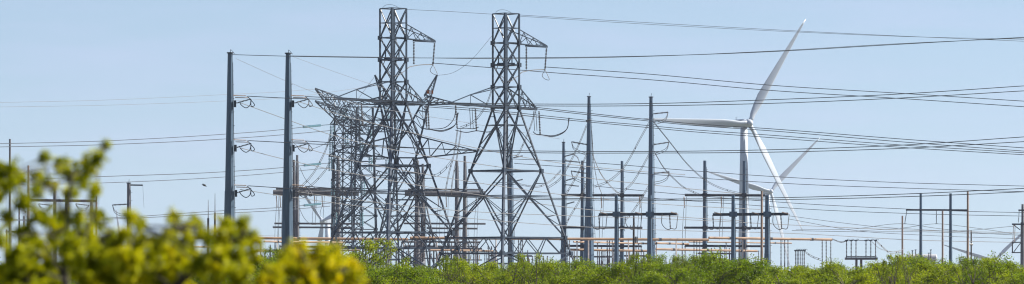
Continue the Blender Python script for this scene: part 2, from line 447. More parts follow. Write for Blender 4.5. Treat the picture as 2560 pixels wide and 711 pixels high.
# ------------------------------------------------------------------ crowded many-armed towers on the left of the group
def armed_tower(x0, D, top, hwt, hwb, arms, label, booms=(), rot=R(30), seed=1):
    s = D / F; cx = (x0 - 1280) * s
    T = thing('many_armed_tower', (cx, D, 0), label, 'pylon', 'many-armed lattice towers')
    def q(dx, y, dd=0.0): return V((cx + dx * s, D + dd, CAMZ + (HY - y) * s))
    ys = [top]
    while ys[-1] < 690: ys.append(ys[-1] + (34 if ys[-1] < 560 else 44))
    lv = []
    for i, y in enumerate(ys):
        t = (y - top) / (741 - top)
        lv.append((max(CAMZ + (HY - y) * s, 0), (hwt + (hwb - hwt) * t) * s, 'hx'))
    lv.append((0, hwb * s, ''))
    lattice(T, lv, (cx, D), rot, .17, .1, M['latfar'])
    for (y, lft, rgt, h) in arms:
        t = (y - top) / (741 - top); hw = (hwt + (hwb - hwt) * t) * .8
        for sd, L in ((-1, lft), (1, rgt)):
            if not L: continue
            mb = MB()
            arm(mb, (q(sd * hw, y, -1.6), q(sd * hw, y, 1.6)), (q(sd * hw, y - h, -1.5), q(sd * hw, y - h, 1.5)), q(sd * L, y, 0), max(2, int(L / 22)), .13, .07)
            mb.build('cross_arm', M['latfar'], T)
            if L > 30:
                mb = MB()
                for e in (-3, 3): disc_string(q(sd * (L - 4) + e, y + 2, 0), q(sd * (L - 4) + e, y + 36, 0), .17, 9, mb)
                mb.build('insulator_pair', M['insglass'], T)
    for (tx, ty, u0, u1, l0, l1) in booms:
        mb = MB(); tip = P(tx, ty, D - 8)
        arm(mb, (P(*l0, D - 1.5), P(*l1, D + 1.5)), (P(*u0, D - 1.5), P(*u1, D + 1.5)), tip, 8, .15, .08)
        mb.build('slanting_boom', M['latfar'], T)
    return T
armed_tower(868, 690, 300, 32, 44, [(312, 42, 60, 22), (352, 44, 40, 14), (392, 46, 62, 14), (452, 40, 44, 16), (530, 34, 40, 16)],
    'dense lattice tower with two slanting booms reaching up to the left',
    booms=[(788, 223, (885, 255), (885, 262), (850, 310), (925, 345)), (788, 254, (905, 285), (960, 300), (880, 340), (990, 330))], rot=R(20))
armed_tower(912, 745, 268, 28, 46, [(268, 55, 60, 12), (330, 50, 66, 12), (398, 40, 60, 14), (440, 36, 66, 14), (520, 40, 60, 12)],
    'dense dull grey lattice tower half hidden behind the left tall tower', rot=R(50))

# ------------------------------------------------------------------ substation gantries (tubular poles and heavy beams)
def hexbeam(mb, a, b, r):
    mb.lathe(a, b, [(0, r), (1, r)], 8, R(22.5))
def gantry(label, D, poles, beams, droppers=(), material='polegrey', beammat='beam'):
    s = D / F; xm = sum(p[0] for p in poles) / len(poles)
    T = thing('substation_gantry', ((xm - 1280) * s, D, 0), label, 'gantry', 'tubular substation gantries')
    for (x, yt, wt, wb) in poles:
        mb = MB(); b, t, rt, r0 = pole_shape(mb, x, yt, wt, wb, D, 12); mb.build('pole', M[material], T)
        mb = MB(); steps(mb, b, t, r0, rt, 1, 1.2, 10); mb.build('climbing_rail', M['darkarm'], T)
    for (xa, xb, y, w) in beams:
        mb = MB(); r = w * s / 2
        dd = -0.9 - r * .6
        hexbeam(mb, P(xa, y, D + dd), P(xb, y + (1.5 if w > 8 else 1), D + dd), r)
        for (x, yt, wt, wb) in poles:
            if xa < x < xb: mb.box(P(x, y + .5, D + dd * .75), (wt + 3) * s, 1.4, (w + 3) * s)
        mb.build('beam', M[beammat], T)
    for (x, ya, yb) in droppers:
        mb = MB(); p0 = P(x, ya, D - 1.5); p1 = P(x + 1.5, ya + 28, D - 1.5)
        disc_string(p0, p1, .12, 10, mb); mb.build('insulator_string', M['instan'], T)
        mb = MB()
        mb.tube(spline([P(x, ya + 27, D - 1.5), P(x - 3, (ya + yb) / 2, D - 1.5), P(x - 5, yb, D - 1.5)], 6), .045, 4)
        mb.tube(spline([P(x + 6, ya, D - 1.5), P(x + 4, (ya + yb) / 2, D - 1.5), P(x + 2, yb, D - 1.5)], 6), .045, 4)
        mb.build('dropper', M['wirelight'], T)
GR = [
 ('thick grey beam gantry crossing behind the second near monopole, nearer row', 715, [(743, 388, 6, 13), (845, 390, 8, 17)],
   [(683, 897, 482, 15), (686, 900, 559, 5), (690, 880, 605, 5)], [(691, 490, 640), (786, 490, 560), (805, 490, 560)]),
 ('slimmer gantry just behind the thick beam at the left of the tower group', 745, [(735, 400, 7, 14), (833, 400, 7, 15)],
   [(690, 884, 472, 6), (682, 884, 568.5, 5), (700, 890, 617, 5)], [(700, 490, 640)]),
 ('thick grey beam gantry between the legs of the two tall towers, nearer row', 715, [(1057, 410, 7, 16), (1162, 390, 7, 16)],
   [(1012, 1214, 484, 15), (1009, 1214, 559, 5), (1005, 1200, 605, 5)], [(1115, 490, 640), (1190, 490, 600)]),
 ('slimmer gantry just behind the thick beam between the tall towers', 745, [(1043, 402, 9, 20), (1142, 402, 8, 16)],
   [(1020, 1208, 474, 5), (1067, 1194, 571, 5), (1010, 1190, 616, 5)], [(1095, 490, 640)]),
 ('tubular gantry with three beams behind the tallest monopole', 640, [(1456, 402, 7, 14), (1555, 403, 7, 12)],
   [(1403, 1608, 488, 7), (1400, 1606, 569, 6), (1412, 1604, 615, 6)], [(1503, 492, 600), (1599, 492, 600)]),
 ('tubular gantry with three beams in front of the near turbine tower', 640, [(1762, 402, 8, 14), (1860.5, 403, 8, 14)],
   [(1712, 1913, 488, 7), (1710, 1913, 569.5, 6), (1712, 1912, 615, 6)], [(1710, 492, 630), (1803, 492, 600)]),
]
for (lab, D, po, be, dr) in GR:
    gantry(lab, D, po, be, dr, 'polegrey' if D > 700 else 'pole', 'beam' if D > 700 else 'darkarm')

# near twin-pole cross-arm structures
for (xa, xb, arm0, arm1, lab) in ((1541, 1624.5, 1497, 1692, 'low twin-pole frame with one cross-arm in front of the second tall monopole'),
                                  (1833, 1918, 1782, 1970, 'low twin-pole frame with one cross-arm in front of the near turbine tower')):
    D = 500; s = D / F
    T = thing('twin_pole_frame', (((xa + xb) / 2 - 1280) * s, D, 0), lab, 'power pole', 'low twin-pole frames')
    for x in (xa, xb):
        mb = MB(); wt, wb = (9, 13) if x == xa else (10.5, 17)
        b, t, rt, r0 = pole_shape(mb, x, 489, wt, wb, D); mb.build('pole', M['pole'], T)
        mb = MB(); steps(mb, b, t, r0, rt, 1, .9, 4); mb.build('climbing_rail', M['darkarm'], T)
        mb = MB(); mb.box(P(x, 536, D - .25), 19 * s, 1.0, 13 * s); mb.build('clamp_plate', M['pole'], T)
    mb = MB(); mb.bar(P(arm0, 537, D - .35), P(arm1, 535.5, D - .35), .36, .34); mb.build('cross_arm', M['darkarm'], T)
    for (xi) in (arm0 - 5, xa + 43, xb + 50):
        a = P(xi + (0 if xi > arm0 else 5), 538, D - .5)
        if xi > arm1 - 25: a = P(arm1 - 18, 538, D - .5)
        disc_string(a, a + V((.1, 0, -34 * s)), .1, 10).build('post_insulator', M['ins'], T)
        e = a + V((.1, 0, -34 * s)); mb = MB()
        mb.tube(spline([a + V((-19 * s, 0, .2)), a + V((-17 * s, 0, -26 * s)), e + V((-3 * s, 0, -2 * s)), e, e + V((12 * s, 0, -1 * s)), a + V((19 * s, 0, -14 * s)), a + V((21 * s, 0, .1))], 6), .05, 5)
        mb.build('jumper_loop', M['wirelight'], T)
        mb = MB(); disc_string(a + V((21 * s, 0, .1)), a + V((3 * s, 0, .35)), .08, 8, mb); mb.build('strain_insulator', M['instan'], T)

# ------------------------------------------------------------------ tall single monopoles with side arms
def monopole(name, label, D, x, yt, wt, wb, arms=(), material='pole', group='mid-distance steel monopoles', cat='power pole'):
    s = D / F; mb = MB(); b, t, rt, r0 = pole_shape(mb, x, yt, wt, wb, D)
    T = thing(name, b, label, cat, group); mb.build('shaft', M[material], T)
    if wt > 6:
        mb = MB(); cap(mb, t, rt); mb.bar(t, t + V((.05, 0, .6)), .06); mb.build('cap_plate', M['darkarm'], T)
        mb = MB(); steps(mb, b, t, r0, rt, 1, 1.2, 8); mb.build('climbing_rail', M['darkarm'], T)
    for (dx0, y0, dx1, y1, loop) in arms:
        disc_string(P(x + dx0, y0, D - .2), P(x + dx1, y1, D - .5), .13, 12).build('post_insulator', M['ins'], T)
        if loop:
            mb = MB(); k = 1 if dx1 > 0 else -1
            for q in (0, 5):
                mb.tube(spline([P(x + dx1, y1, D - .5), P(x + dx1 - k * 6, y1 + 14 + q, D - .7), P(x + dx1 - k * 20, y1 + 22 + q, D - .7), P(x + dx0 - k * 1, y0 + 22 + q, D - .4)], 6), .05, 4)
            mb.build('jumper_loop', M['wirelight'], T)
    return T
monopole('steel_monopole', 'thick tall monopole with arms on its left side, between second lattice tower and low frame', 600, 1472.5, 243, 8, 29,
    [(-5, 362, -44, 355, 1), (-5, 434, -45, 428, 1), (-7, 303, 4, 300, 0)])
monopole('steel_monopole', 'tall slim monopole with three arms on its right, midway to the near wind turbine', 600, 1627.5, 244, 9, 23,
    [(6, 285, 43, 281, 1), (7, 362, 45, 356, 1), (8, 434, 46, 430, 1)])
monopole('steel_monopole', 'mid-height monopole with short right arms by the right foot of the second tall tower', 640, 1409, 357, 7, 17,
    [(4, 391, 27, 385, 0), (5, 452, 27, 446, 0), (6, 511, 27, 505, 0), (4, 402, 40, 406, 0), (4, 462, 38, 466, 0)])
monopole('steel_monopole', 'mid-height monopole seen through the bracing of the second tall lattice tower', 640, 1277, 361, 7, 18,
    [(6, 395, 30, 390, 0), (7, 454, 30, 449, 0)])
monopole('steel_monopole', 'pale grey slim pole at the far left rising above the blurred leaves', 600, 25, 348, 5, 9, [], 'polegrey', 'poles of the far left yard')
monopole('wooden_pole', 'dark brown pole second from the left edge, right of the pale slim pole', 600, 71, 414, 5, 9, [], 'wood', 'poles of the far left yard')
monopole('steel_monopole', 'square-armed grey pole with wire loops on its left, right of the tall blurred tree', 600, 322, 459, 9, 13,
    [(-3, 511, -41, 513, 1)], 'polegrey', 'poles of the far left yard')
D = 600
T = bpy.data.objects[[o.name for o in COL.objects if o.get('label', '').startswith('square-armed')][0]]
mb = MB(); mb.bar(P(324, 463, D), P(357, 463.5, D), .16, .2); mb.build('side_arm', M['darkarm'], T)
mb = MB(); mb.bar(P(357, 464, D), P(360, 520, D), .03); mb.build('hanging_wire', M['wirethin'], T)

# left yard gantry
D = 640; s = D / F
T = thing('substation_gantry', ((150 - 1280) * s, D, 0), 'left yard gantry with a flat beam mostly behind the blurred leaves', 'gantry', 'tubular substation gantries')
for x, yt, w in ((137, 456, 8), (168, 480, 11), (229, 499, 8)):
    mb = MB(); pole_shape(mb, x, yt, w, w + 3, D); mb.build('pole', M['polegrey'], T)
mb = MB(); mb.bar(P(76, 501, D - .8), P(240, 503, D - .8), .45, .4); mb.build('beam', M['woodgrey'], T)
for xx in (112, 205):
    mb = MB(); disc_string(P(xx - 16, 510, D - 1.2), P(xx + 18, 514, D - 1.2), .1, 8, mb); mb.build('post_insulator', M['ins'], T)
    mb = MB()
    for q in (0, 4): mb.tube(spline([P(xx - 16, 511, D - 1.2), P(xx - 8, 519 + q, D - 1.3), P(xx + 6, 523 + q, D - 1.3), P(xx + 20, 512, D - 1.2)], 6), .05, 4)
    mb.build('jumper_loop', M['wirelight'], T)
monopole('wooden_pole', 'thin brown wooden pole right of the blurred beam of the left yard', 600, 241, 505, 5, 6, [(0, 505, 0, 490, 0)], 'wood', 'poles of the far left yard')
monopole('steel_post', 'thin dark post between the pale slim pole and the dark brown pole', 620, 48, 512, 4, 5, [], 'post', 'poles of the far left yard')
monopole('steel_post', 'short thin dark post just left of the dark brown pole', 620, 60, 540, 4, 4, [], 'post', 'poles of the far left yard')
D = 640
T = thing('bus_rack', P(32, 741, D), 'low horizontal steel frame fixed beside the far left pale pole', 'frame')
mb = MB(); mb.bar(P(14, 580, D), P(75, 582, D), .3); mb.bar(P(14, 630, D), P(75, 630, D), .3); mb.build('rail', M['beam'], T)
for xx in (17, 75):
    mb = MB(); mb.bar(V((P(xx, 0, D).x, D + .3, 0)), P(xx, 574, D + .3), .22); mb.build('post', M['post'], T)
# lightning masts
for x, yt, ym, lab in ((520.5, 500, 546, 'thin lightning mast, lower of two left of the near monopole'), (537.5, 484, 532, 'thin lightning mast, higher of two left of the near monopole')):
    D = 620; b = V((P(x, 0, D).x, D, 0)); T = thing('lightning_mast', b, lab, 'mast', 'lightning masts')
    mb = MB(); mb.lathe(b, P(x, ym, D), [(0, .22), (1, .16)], 8); mb.build('mast_tube', M['post'], T)
    mb = MB(); mb.lathe(P(x, ym, D), P(x, yt, D), [(0, .07), (1, .03)], 6); mb.build('spike', M['post'], T)

# wooden and slim poles on the right
monopole('wooden_pole', 'brown wooden pole just left of the right-hand near low twin-pole', 520, 1904.5, 478, 5.5, 8, [], 'wood', 'wooden poles', 'utility pole')
monopole('wooden_pole', 'pinkish wooden pole standing alone left of the long cross-arm frame', 600, 2256, 540, 4.5, 5.5, [], 'wood', 'wooden poles', 'utility pole')
monopole('wooden_pole', 'pinkish wooden pole between the two grey poles of the long cross-arm frame', 620, 2356.5, 524, 4.5, 5.5, [], 'wood', 'wooden poles', 'utility pole')
monopole('wooden_pole', 'dark thin pole just right of the long cross-arm frame', 640, 2428, 577, 3.5, 4, [(-3, 612, 4, 612, 0)], 'wooddark', 'wooden poles', 'utility pole')
D = 540; s = D / F
T = thing('distribution_pole', V((P(1583.5, 0, D).x, D, 0)), 'black wooden pole with a crossarm and fuses between two grey monopoles', 'utility pole')
mb = MB(); mb.lathe(V((P(1583.5, 0, D).x, D, 0)), P(1584.5, 541, D), [(0, .2), (1, .11)], 8); mb.build('shaft', M['wooddark'], T)
mb = MB(); mb.bar(P(1574, 571, D - .2), P(1606, 571, D - .2), .12, .14); mb.build('crossarm', M['woodgrey'], T)
mb = MB()
for xx in (1576, 1582, 1594, 1602): disc_string(P(xx, 571, D - .2), P(xx + .5, 564, D - .2), .1, 3, mb)
for xx in (1589, 1593): mb.lathe(P(xx, 592, D), P(xx, 608, D), [(0, .09), (1, .09)], 8)
mb.build('insulators', M['ins'], T)
# long cross-arm frame on the right
D = 560; s = D / F
T = thing('twin_pole_frame', V((P(2340, 0, D).x, D, 0)), 'three-pole frame with one long cross-arm near the right edge', 'power pole')
for x, yt, w, m_ in ((2302, 484, 6.5, 'pole'), (2376.5, 484, 7, 'pole'), (2419.5, 478, 5, 'wood')):
    mb = MB(); pole_shape(mb, x, yt, w, w + 2.2, D); mb.build('pole', M[m_], T)
mb = MB(); mb.bar(P(2265, 525, D - .25), P(2418, 526, D - .25), .18, .24); mb.build('cross_arm', M['darkarm'], T)
for xa, xb in ((2267, 2262), (2341, 2341)):
    mb = MB(); disc_string(P(xa, 527, D - .3), P(xb, 559, D - .3), .07, 12, mb); mb.bar(P(xb - 4, 560, D - .3), P(xb + 4, 560, D - .3), .08); mb.build('insulator_string', M['ins'], T)
# pole at the right edge
D = 540; s = D / F
T = thing('equipment_pole', V((P(2556, 0, D).x, D, 0)), 'grey pole with brackets and a braced frame, cut by the right picture edge', 'power pole')
mb = MB(); pole_shape(mb, 2556.5, 511, 6, 9, D); mb.build('shaft', M['polegrey'], T)
mb = MB(); pole_shape(mb, 2556.5, 556, 10, 12, D - .01, phase=R(5)); mb.build('lower_shaft', M['polegrey'], T)
mb = MB(); mb.bar(P(2546, 526, D - .3), P(2575, 526, D - .3), .16, .2); mb.bar(P(2530, 561, D - .5), P(2580, 561, D - .5), .18, .2)
mb.bar(P(2532, 561, D - .5), P(2550, 575, D - .4), .1); mb.build('bracket', M['darkarm'], T)
mb = MB(); mb.bar(P(2529, 607, D - .4), P(2552, 606, D - .4), .14); mb.bar(P(2529, 632, D - .4), P(2552, 632, D - .4), .14)
mb.bar(P(2531, 607, D - .4), P(2531, 632, D - .4), .14); mb.bar(P(2534, 631, D - .35), P(2551, 608, D - .35), .1); mb.build('braced_frame', M['beam'], T)
for xa in (2534, 2538):
    mb = MB(); disc_string(P(xa, 562, D - .6), P(xa - 2, 605, D - .5), .06, 14, mb); mb.build('insulator_string', M['instan'], T)
mb = MB(); disc_string(P(2548, 527, D - .4), P(2546, 557, D - .5), .06, 10, mb); mb.build('insulator_string', M['ins'], T)

# ------------------------------------------------------------------ bus tubes
BUS = [
 (470, 1020, 594, 599, 560, 566, 7, 'top row bus tube running left from the left tall lattice tower into blurred leaves'),
 (1025, 1772, 595, 600, 556, 568, 7, 'long top row tan bus tube crossing behind the low twin-pole frame'),
 (1772, 2080, 595, 599.5, 556, 566, 6.5, 'top row tan bus tube ending right of the far turbine'),
 (660, 860, 604, 607, 640, 650, 5, 'pale middle bus tube behind the second near monopole'),
 (1434, 1640, 605, 610, 625, 640, 4.5, 'middle row bus tube starting behind the tallest monopole'),
 (1622, 1722, 608, 610.5, 600, 605, 5, 'short middle row bus tube right of the slim tall monopole'),
 (1722, 1979, 605, 608.5, 640, 650, 3.5, 'thin middle row bus tube crossing behind the near turbine tower'),
 (1075, 1232, 625, 628, 600, 606, 5, 'lower bus tube between the two tall lattice towers'),
 (1424, 1638, 624.5, 628, 600, 606, 6, 'lower row tan bus tube behind the low twin-pole frame'),
 (1640, 1893, 623.5, 628, 590, 600, 6, 'lower row tan bus tube above the middle tree tops'),
 (240, 560, 616, 618, 600, 610, 4, 'reddish bus tube seen through the blurred leaves right of the square-armed pole'),
 (300, 560, 636, 637, 640, 650, 3, 'lower reddish rail low among the blurred leaves'),
 (640, 900, 628, 626, 600, 600, 4, 'pale lower bus tube behind the near leaves left of the lattice towers'),
]
for (xa, xb, ya, yb, Da, Db, w, lab) in BUS:
    a = P(xa, ya, Da); b = P(xb, yb, Db); r = w * Da / F / 2
    mb = MB(); mb.sm = False; n = 14
    mb.lathe(a, b, [(0, r * .6), (.0008, r)] + [(i / n, r) for i in range(1, n)] + [(.9992, r), (1, r * .6)], 10)
    T = thing('bus_tube', V((a.x, a.y, 0)) + (b - a) * 0, lab, 'bus tube', 'tan rigid bus tubes')
    o = mb.build('tube', M['bus'], T)
    mb = MB(); k = 3
    for i in range(k):
        c = a.lerp(b, (i + .5) / k); mb.lathe(c - V((.25, 0, 0)), c + V((.25, 0, 0)), [(0, r * 1.18), (1, r * 1.18)], 10)
    mb.build('coupling', M['beam'], T)

# ------------------------------------------------------------------ station posts
ORD = ['first', 'second', 'third', 'fourth', 'fifth', 'sixth']
def posts(where, items, look='dark ribbed post', D=600):
    n = len(items)
    for i, it in enumerate(items):
        x, yt, w, m_ = it
        s = D / F; b = V((P(x, 0, D).x, D, 0)); t = P(x, yt, D)
        lab = f'{look} {where}' if n == 1 else f'{ORD[i]} of {n} {look}s {where}'
        T = thing('station_post', b, lab, 'insulator post', 'station posts carrying the bus tubes')
        zi = max(t.z - 3.1, t.z * .45); r = w * s / 2
        mb = MB(); mb.lathe(b, V((b.x, D, zi)), [(0, r * 1.6), (.02, r * 1.6), (.021, r * 1.05), (1, r)], 8); mb.build('pedestal', M['post' if m_ == 'd' else 'postwhite'], T)
        mb = MB()
        if m_ == 'd': disc_string(V((b.x, D, zi)), t, r * 1.15, 16, mb); mb.build('insulator_stack', M['post'], T)
        else: mb.lathe(V((b.x, D, zi)), t, [(0, r), (1, r)], 8); mb.build('upper_column', M['postwhite'], T)
        mb = MB(); mb.box(t + V((0, 0, .05)), r * 3.2, r * 2, .1); mb.build('cap', M['darkarm'], T)
d = 'd'; p = 'p'
posts('at the right foot of the second lattice tower', [(1411.5, 599, 3, d), (1418, 599, 3, d), (1423.5, 599, 3, d)], D=568)
posts('between the mid-height monopole and the tallest monopole', [(1442.5, 605, 3, p)], 'thin pale post')
posts('in front of the tallest monopole', [(1471, 600, 3.5, p)], 'tall pale post', D=566)
posts('just right of the tallest monopole', [(1494, 608, 3.2, d)], D=632)
posts('in the gap right of the tallest monopole', [(1504, 617, 3, d), (1507.5, 628, 3, d), (1512.5, 628, 2.6, d)], 'short dark ribbed post', D=620)
posts('hard left of the first low frame', [(1518, 599, 3.2, d), (1524, 599, 3.2, d), (1530.7, 599, 3.2, d)], D=575)
posts('tight against the low twin-pole frame', [(1533.5, 610, 3, d)], 'brownish ribbed post', D=633)
posts('right of the first pole of the low twin-pole frame', [(1566, 628, 2.4, p), (1571, 601, 3, p)], 'pale slim post', D=605)
posts('just right of the black distribution pole', [(1590, 619, 3, d), (1596.5, 610, 3, d), (1603, 618, 3, d)], 'thin dark ribbed post', D=630)
posts('just right of the slim tall monopole', [(1637, 601, 3, d), (1641.5, 611, 2.6, p)], 'slim post', D=608)
posts('midway between the slim tall monopole and the right gantry', [(1690.5, 600, 3, p)], 'pale slim post', D=568)
posts('at the left end of the right gantry', [(1705.7, 610, 3, d), (1713, 617, 3, d)], 'grey ribbed post', D=606)
posts('left of the right gantry\'s left pole', [(1735, 602, 2.8, d), (1742, 601, 2.8, d), (1749.5, 601, 2.8, d)], 'dark ribbed post', D=568)
posts('above the trees between the right gantry poles', [(1802, 628, 2.6, d), (1812, 618, 3, d), (1815.5, 609, 3, d)], 'dark ribbed post', D=600)
posts('in front of the near turbine tower', [(1848, 600, 3, d), (1857, 601, 3, p), (1863.5, 599, 3, d)], 'ribbed post', D=562)
posts('right of the near turbine tower', [(1896.5, 629, 2.4, d)], 'short ribbed post', D=604)
posts('just right of the second low twin-pole frame', [(1952.5, 600, 3, d), (1961.8, 600, 3, d), (1970, 600, 3, d)], 'dark ribbed post', D=566)
posts('at the right end of the top bus tube', [(2055.5, 601, 3, d), (2065.5, 601, 3, d), (2077, 600, 3, d)], 'dark ribbed post', D=568)
posts('beside the second near monopole above the leaves', [(688, 606, 3, d), (693, 606, 3, p)], 'thin ribbed post', D=650)
posts('under the thick beam left of the lattice towers', [(801, 600, 3, p)], 'pale slim post', D=566)
posts('low behind the first tall lattice tower', [(1004, 606, 3.4, d), (1009, 606, 3, p), (1021, 608, 3, d)], 'grey brown post', D=650)
posts('between the two tall lattice towers, left part', [(1074.5, 576, 4, d), (1085, 600, 3.2, d), (1092, 605, 3, p)], 'dark post', D=650)
posts('between the two tall lattice towers, middle part', [(1109, 608, 2.6, d), (1114, 608, 2.6, d), (1119.5, 608, 2.6, d)], 'thin dark post', D=650)
posts('at the left foot of the second tall lattice tower', [(1183.5, 600, 3, d), (1188, 600, 3.2, p), (1192, 600, 3, d)], 'post', D=566)
posts('left of the second tower\'s front leg', [(1212, 628, 2.6, d), (1217, 628, 2.6, d), (1222, 628, 2.6, d)], 'short thin post', D=604)
posts('just left of the white transformer', [(1240, 599, 3, p)], 'pinkish slim post', D=566)
posts('right of the second tower\'s front leg', [(1296.5, 599, 3, d), (1302, 599, 3, d), (1306.5, 599, 3, d)], 'dark ribbed post', D=566)
posts('seen through the blurred leaves right of the square-armed pole', [(356, 619, 3.4, d), (374, 642, 3, p)], 'slim post', D=602)

# switch platform
def switch_stand(x0, x1, yt, yp, label, D, xs, legs):
    s = D / F; T = thing('switch_platform', V((P((x0 + x1) / 2, 0, D).x, D, 0)), label, 'switch stand', 'raised disconnect switches')
    mb = MB(); mb.box(P((x0 + x1) / 2, yp + 3, D), (x1 - x0) * s, 1.6, 6 * s); mb.box(P((x0 + x1) / 2, yp - 2, D), (x1 - x0 - 4) * s, .5, .12); mb.build('deck', M['beam'], T)
    for x in legs:
        mb = MB(); mb.bar(V((P(x, 0, D).x, D, 0)), P(x, yp + 6, D), .3); mb.build('leg', M['post'], T)
    for x in xs:
        mb = MB(); disc_string(P(x, yp, D - .3), P(x, yt, D - .3), .1, 12, mb); mb.build('post_insulator', M['post'], T)
        mb = MB(); mb.box(P(x, yt - 1.5, D - .3), .4, .3, .16); mb.build('terminal', M['darkarm'], T)
    mb = MB(); mb.tube(spline([P(xs[0] - 3, yt, D - .3), P(xs[2] + 4, yt - 2, D - .3), P(xs[3] - 5, yt - 1, D - .3), P(xs[-1] + 2, yt - 3, D - .3)], 4), .06, 4)
    for i in range(6): mb.tube(spline([P(xs[i], yt - 1, D - .3), P(xs[i] + 4, yt - 5, D - .3), P(xs[i] + 8, yt - 2, D - .3)], 3), .04, 4)
    mb.build('switch_blade', M['wirelight'], T)
switch_stand(2113, 2193, 603, 644, 'raised switch platform with six ribbed posts, alone right of the turbines', 560, [2116.5, 2128, 2140, 2165, 2177, 2189], [2141, 2153])
switch_stand(1986, 2013, 628, 668, 'small low switch stand peeking over trees right of the second low frame', 640, [1989, 1993, 1997, 2002, 2007, 2011], [1993, 2007])

# tank, transformer
D = 640; s = D / F
T = thing('storage_tank', P(2307, 741, D) * 1.0, 'long white horizontal tank behind the trees by the right-hand frame', 'tank')
T.location.z = 0; WORLD[T.name] = V(T.location)
mb = MB(); mb.sm = False
rr = 9 * s; mb.lathe(P(2268, 645, D), P(2343, 645, D), [(0, rr * .3), (.015, rr * .8), (.04, rr), (.35, rr), (.66, rr), (.96, rr), (.985, rr * .8), (1, rr * .3)], 20); mb.build('shell', M['white'], T)
mb = MB()
for xx in (2290, 2326): mb.lathe(P(xx, 645, D), P(xx + 1.5, 645, D), [(0, rr * 1.05), (1, rr * 1.05)], 20)
mb.build('band', M['beam'], T)
for xx in (2282, 2332):
    mb = MB(); mb.box(V((P(xx, 0, D).x, D, (P(0, 654, D).z) / 2)), .5, .9, P(0, 654, D).z); mb.build('leg', M['beam'], T)
posts('in front of the white tank', [(2281, 628, 3, d), (2289, 626, 3, d)], 'short ribbed post', D=600)
posts('right of the pole left of the tank', [(2322, 634, 3, d), (2327, 626, 3, d)], 'small dark bushing post', D=600)
def transformer(x, yt, w, label, D):
    s = D / F; cx = P(x, 0, D).x; zt = P(0, yt, D).z; W = w * s
    T = thing('transformer', V((cx, D, 0)), label, 'transformer', 'substation transformers')
    mb = MB(); mb.box((cx, D, zt * .42), W, 2.6, zt * .84); mb.box((cx, D, zt * .85), W * 1.06, 2.8, .15); mb.build('tank', M['white'], T)
    for k in range(2):
        mb = MB()
        for i in range(6): mb.box((cx - W * .42 + i * W * .168, D - 1.6 - .0, zt * .42), .08, .6, zt * .6)
        if k == 0: mb.build('radiator', M['beam'], T)
    mb = MB(); mb.lathe((cx + W * .1, D, zt * .95), (cx + W * .45, D, zt * .95), [(0, .3), (1, .3)], 12); mb.build('conservator', M['white'], T)
    for dx in (-.35, -.1, .2):
        mb = MB(); disc_string((cx + dx * W, D, zt * .86), (cx + dx * W * 1.3, D - .2, zt * 1.15), .14, 8, mb); mb.build('bushing', M['ins'], T)
transformer(1232, 632, 26, 'white transformer just left of the second tall tower\'s front leg', 640)
transformer(1052, 655, 22, 'pale transformer low between the gantry poles left of the second tall tower', 660)
transformer(1498, 664, 30, 'white transformer low in the tree gap right of the tallest monopole', 660)
transformer(350, 645, 34, 'pale transformer hidden behind the blurred leaves', 660)

def breaker(x, yt, label, D, n=3):
    s = D / F; cx = P(x, 0, D).x; zt = P(0, yt, D).z
    T = thing('circuit_breaker', V((cx, D, 0)), label, 'circuit breaker', 'live-tank circuit breakers')
    mb = MB(); mb.box((cx, D, zt * .5), 3.4, .9, .5); mb.build('cabinet', M['beam'], T)
    for q in (-1.5, 1.5):
        mb = MB(); mb.bar((cx + q, D, 0), (cx + q, D, zt * .5), .2); mb.build('leg', M['post'], T)
    for k in range(n):
        u = (k - (n - 1) / 2) * 1.2
        for e in (-.35, .35):
            mb = MB(); disc_string((cx + u + e * .3, D, zt * .53), (cx + u + e, D, zt), .13, 12, mb); mb.build('bushing', M['post'], T)
def rack(xa, xb, ya, yb, n, label, D):
    s = D / F; cx = P((xa + xb) / 2, 0, D).x
    T = thing('bus_rack', V((cx, D, 0)), label, 'frame', 'low steel bus racks')
    for y, w in ((ya, .28), (yb, .2)):
        mb = MB(); mb.bar(P(xa, y, D), P(xb, y + .5, D), w); mb.build('rail', M['beam'], T)
    for k in range(n):
        x = xa + (xb - xa) * (k + .5) / n
        mb = MB(); mb.bar(V((P(x, 0, D).x, D + .25, 0)), P(x, ya - 3, D + .25), .22); mb.build('post', M['post'], T)
        mb = MB(); disc_string(P(x, ya, D - .1), P(x, ya - 14, D - .1), .13, 8, mb); mb.build('insulator', M['post'], T)
        mb = MB(); disc_string(P(x + 4, yb, D - .1), P(x + 5, yb - 12, D - .1), .12, 8, mb); mb.build('insulator', M['instan'], T)
rack(905, 1000, 622, 650, 5, 'low steel bus rack left part, behind the left tall tower', 690)
rack(1012, 1100, 618, 646, 5, 'low steel bus rack behind the right feet of the left tall tower', 690)
rack(1118, 1205, 622, 650, 4, 'low steel bus rack in the gap between the two tall towers', 690)
rack(1222, 1330, 640, 660, 5, 'low steel bus rack behind the second tall tower base', 690)
rack(1425, 1530, 642, 662, 5, 'low steel bus rack behind the tallest thick monopole', 690)
rack(1548, 1618, 640, 660, 4, 'low steel bus rack behind the first low twin-pole frame', 690)
rack(640, 735, 626, 650, 4, 'low steel bus rack behind the right near monopole', 690)
rack(1745, 1835, 634, 652, 4, 'low steel bus rack just over the trees between right gantry poles', 690)
breaker(1030, 628, 'three-phase breaker right of the front leg of the left tall tower', 655)
breaker(955, 634, 'three-phase breaker left of the front leg of the left tall tower', 660)
breaker(1130, 636, 'three-phase breaker in the middle between the two tall towers', 665)
breaker(1345, 640, 'three-phase breaker under the right half of the second tall tower', 660)
breaker(1545, 645, 'three-phase breaker behind the first low twin-pole frame', 665)
breaker(1670, 648, 'three-phase breaker between the slim tall monopole and the right gantry', 660)
breaker(660, 640, 'three-phase breaker between the two near monopoles', 660)
breaker(590, 625, 'three-phase breaker just right of the leftmost near monopole', 650)
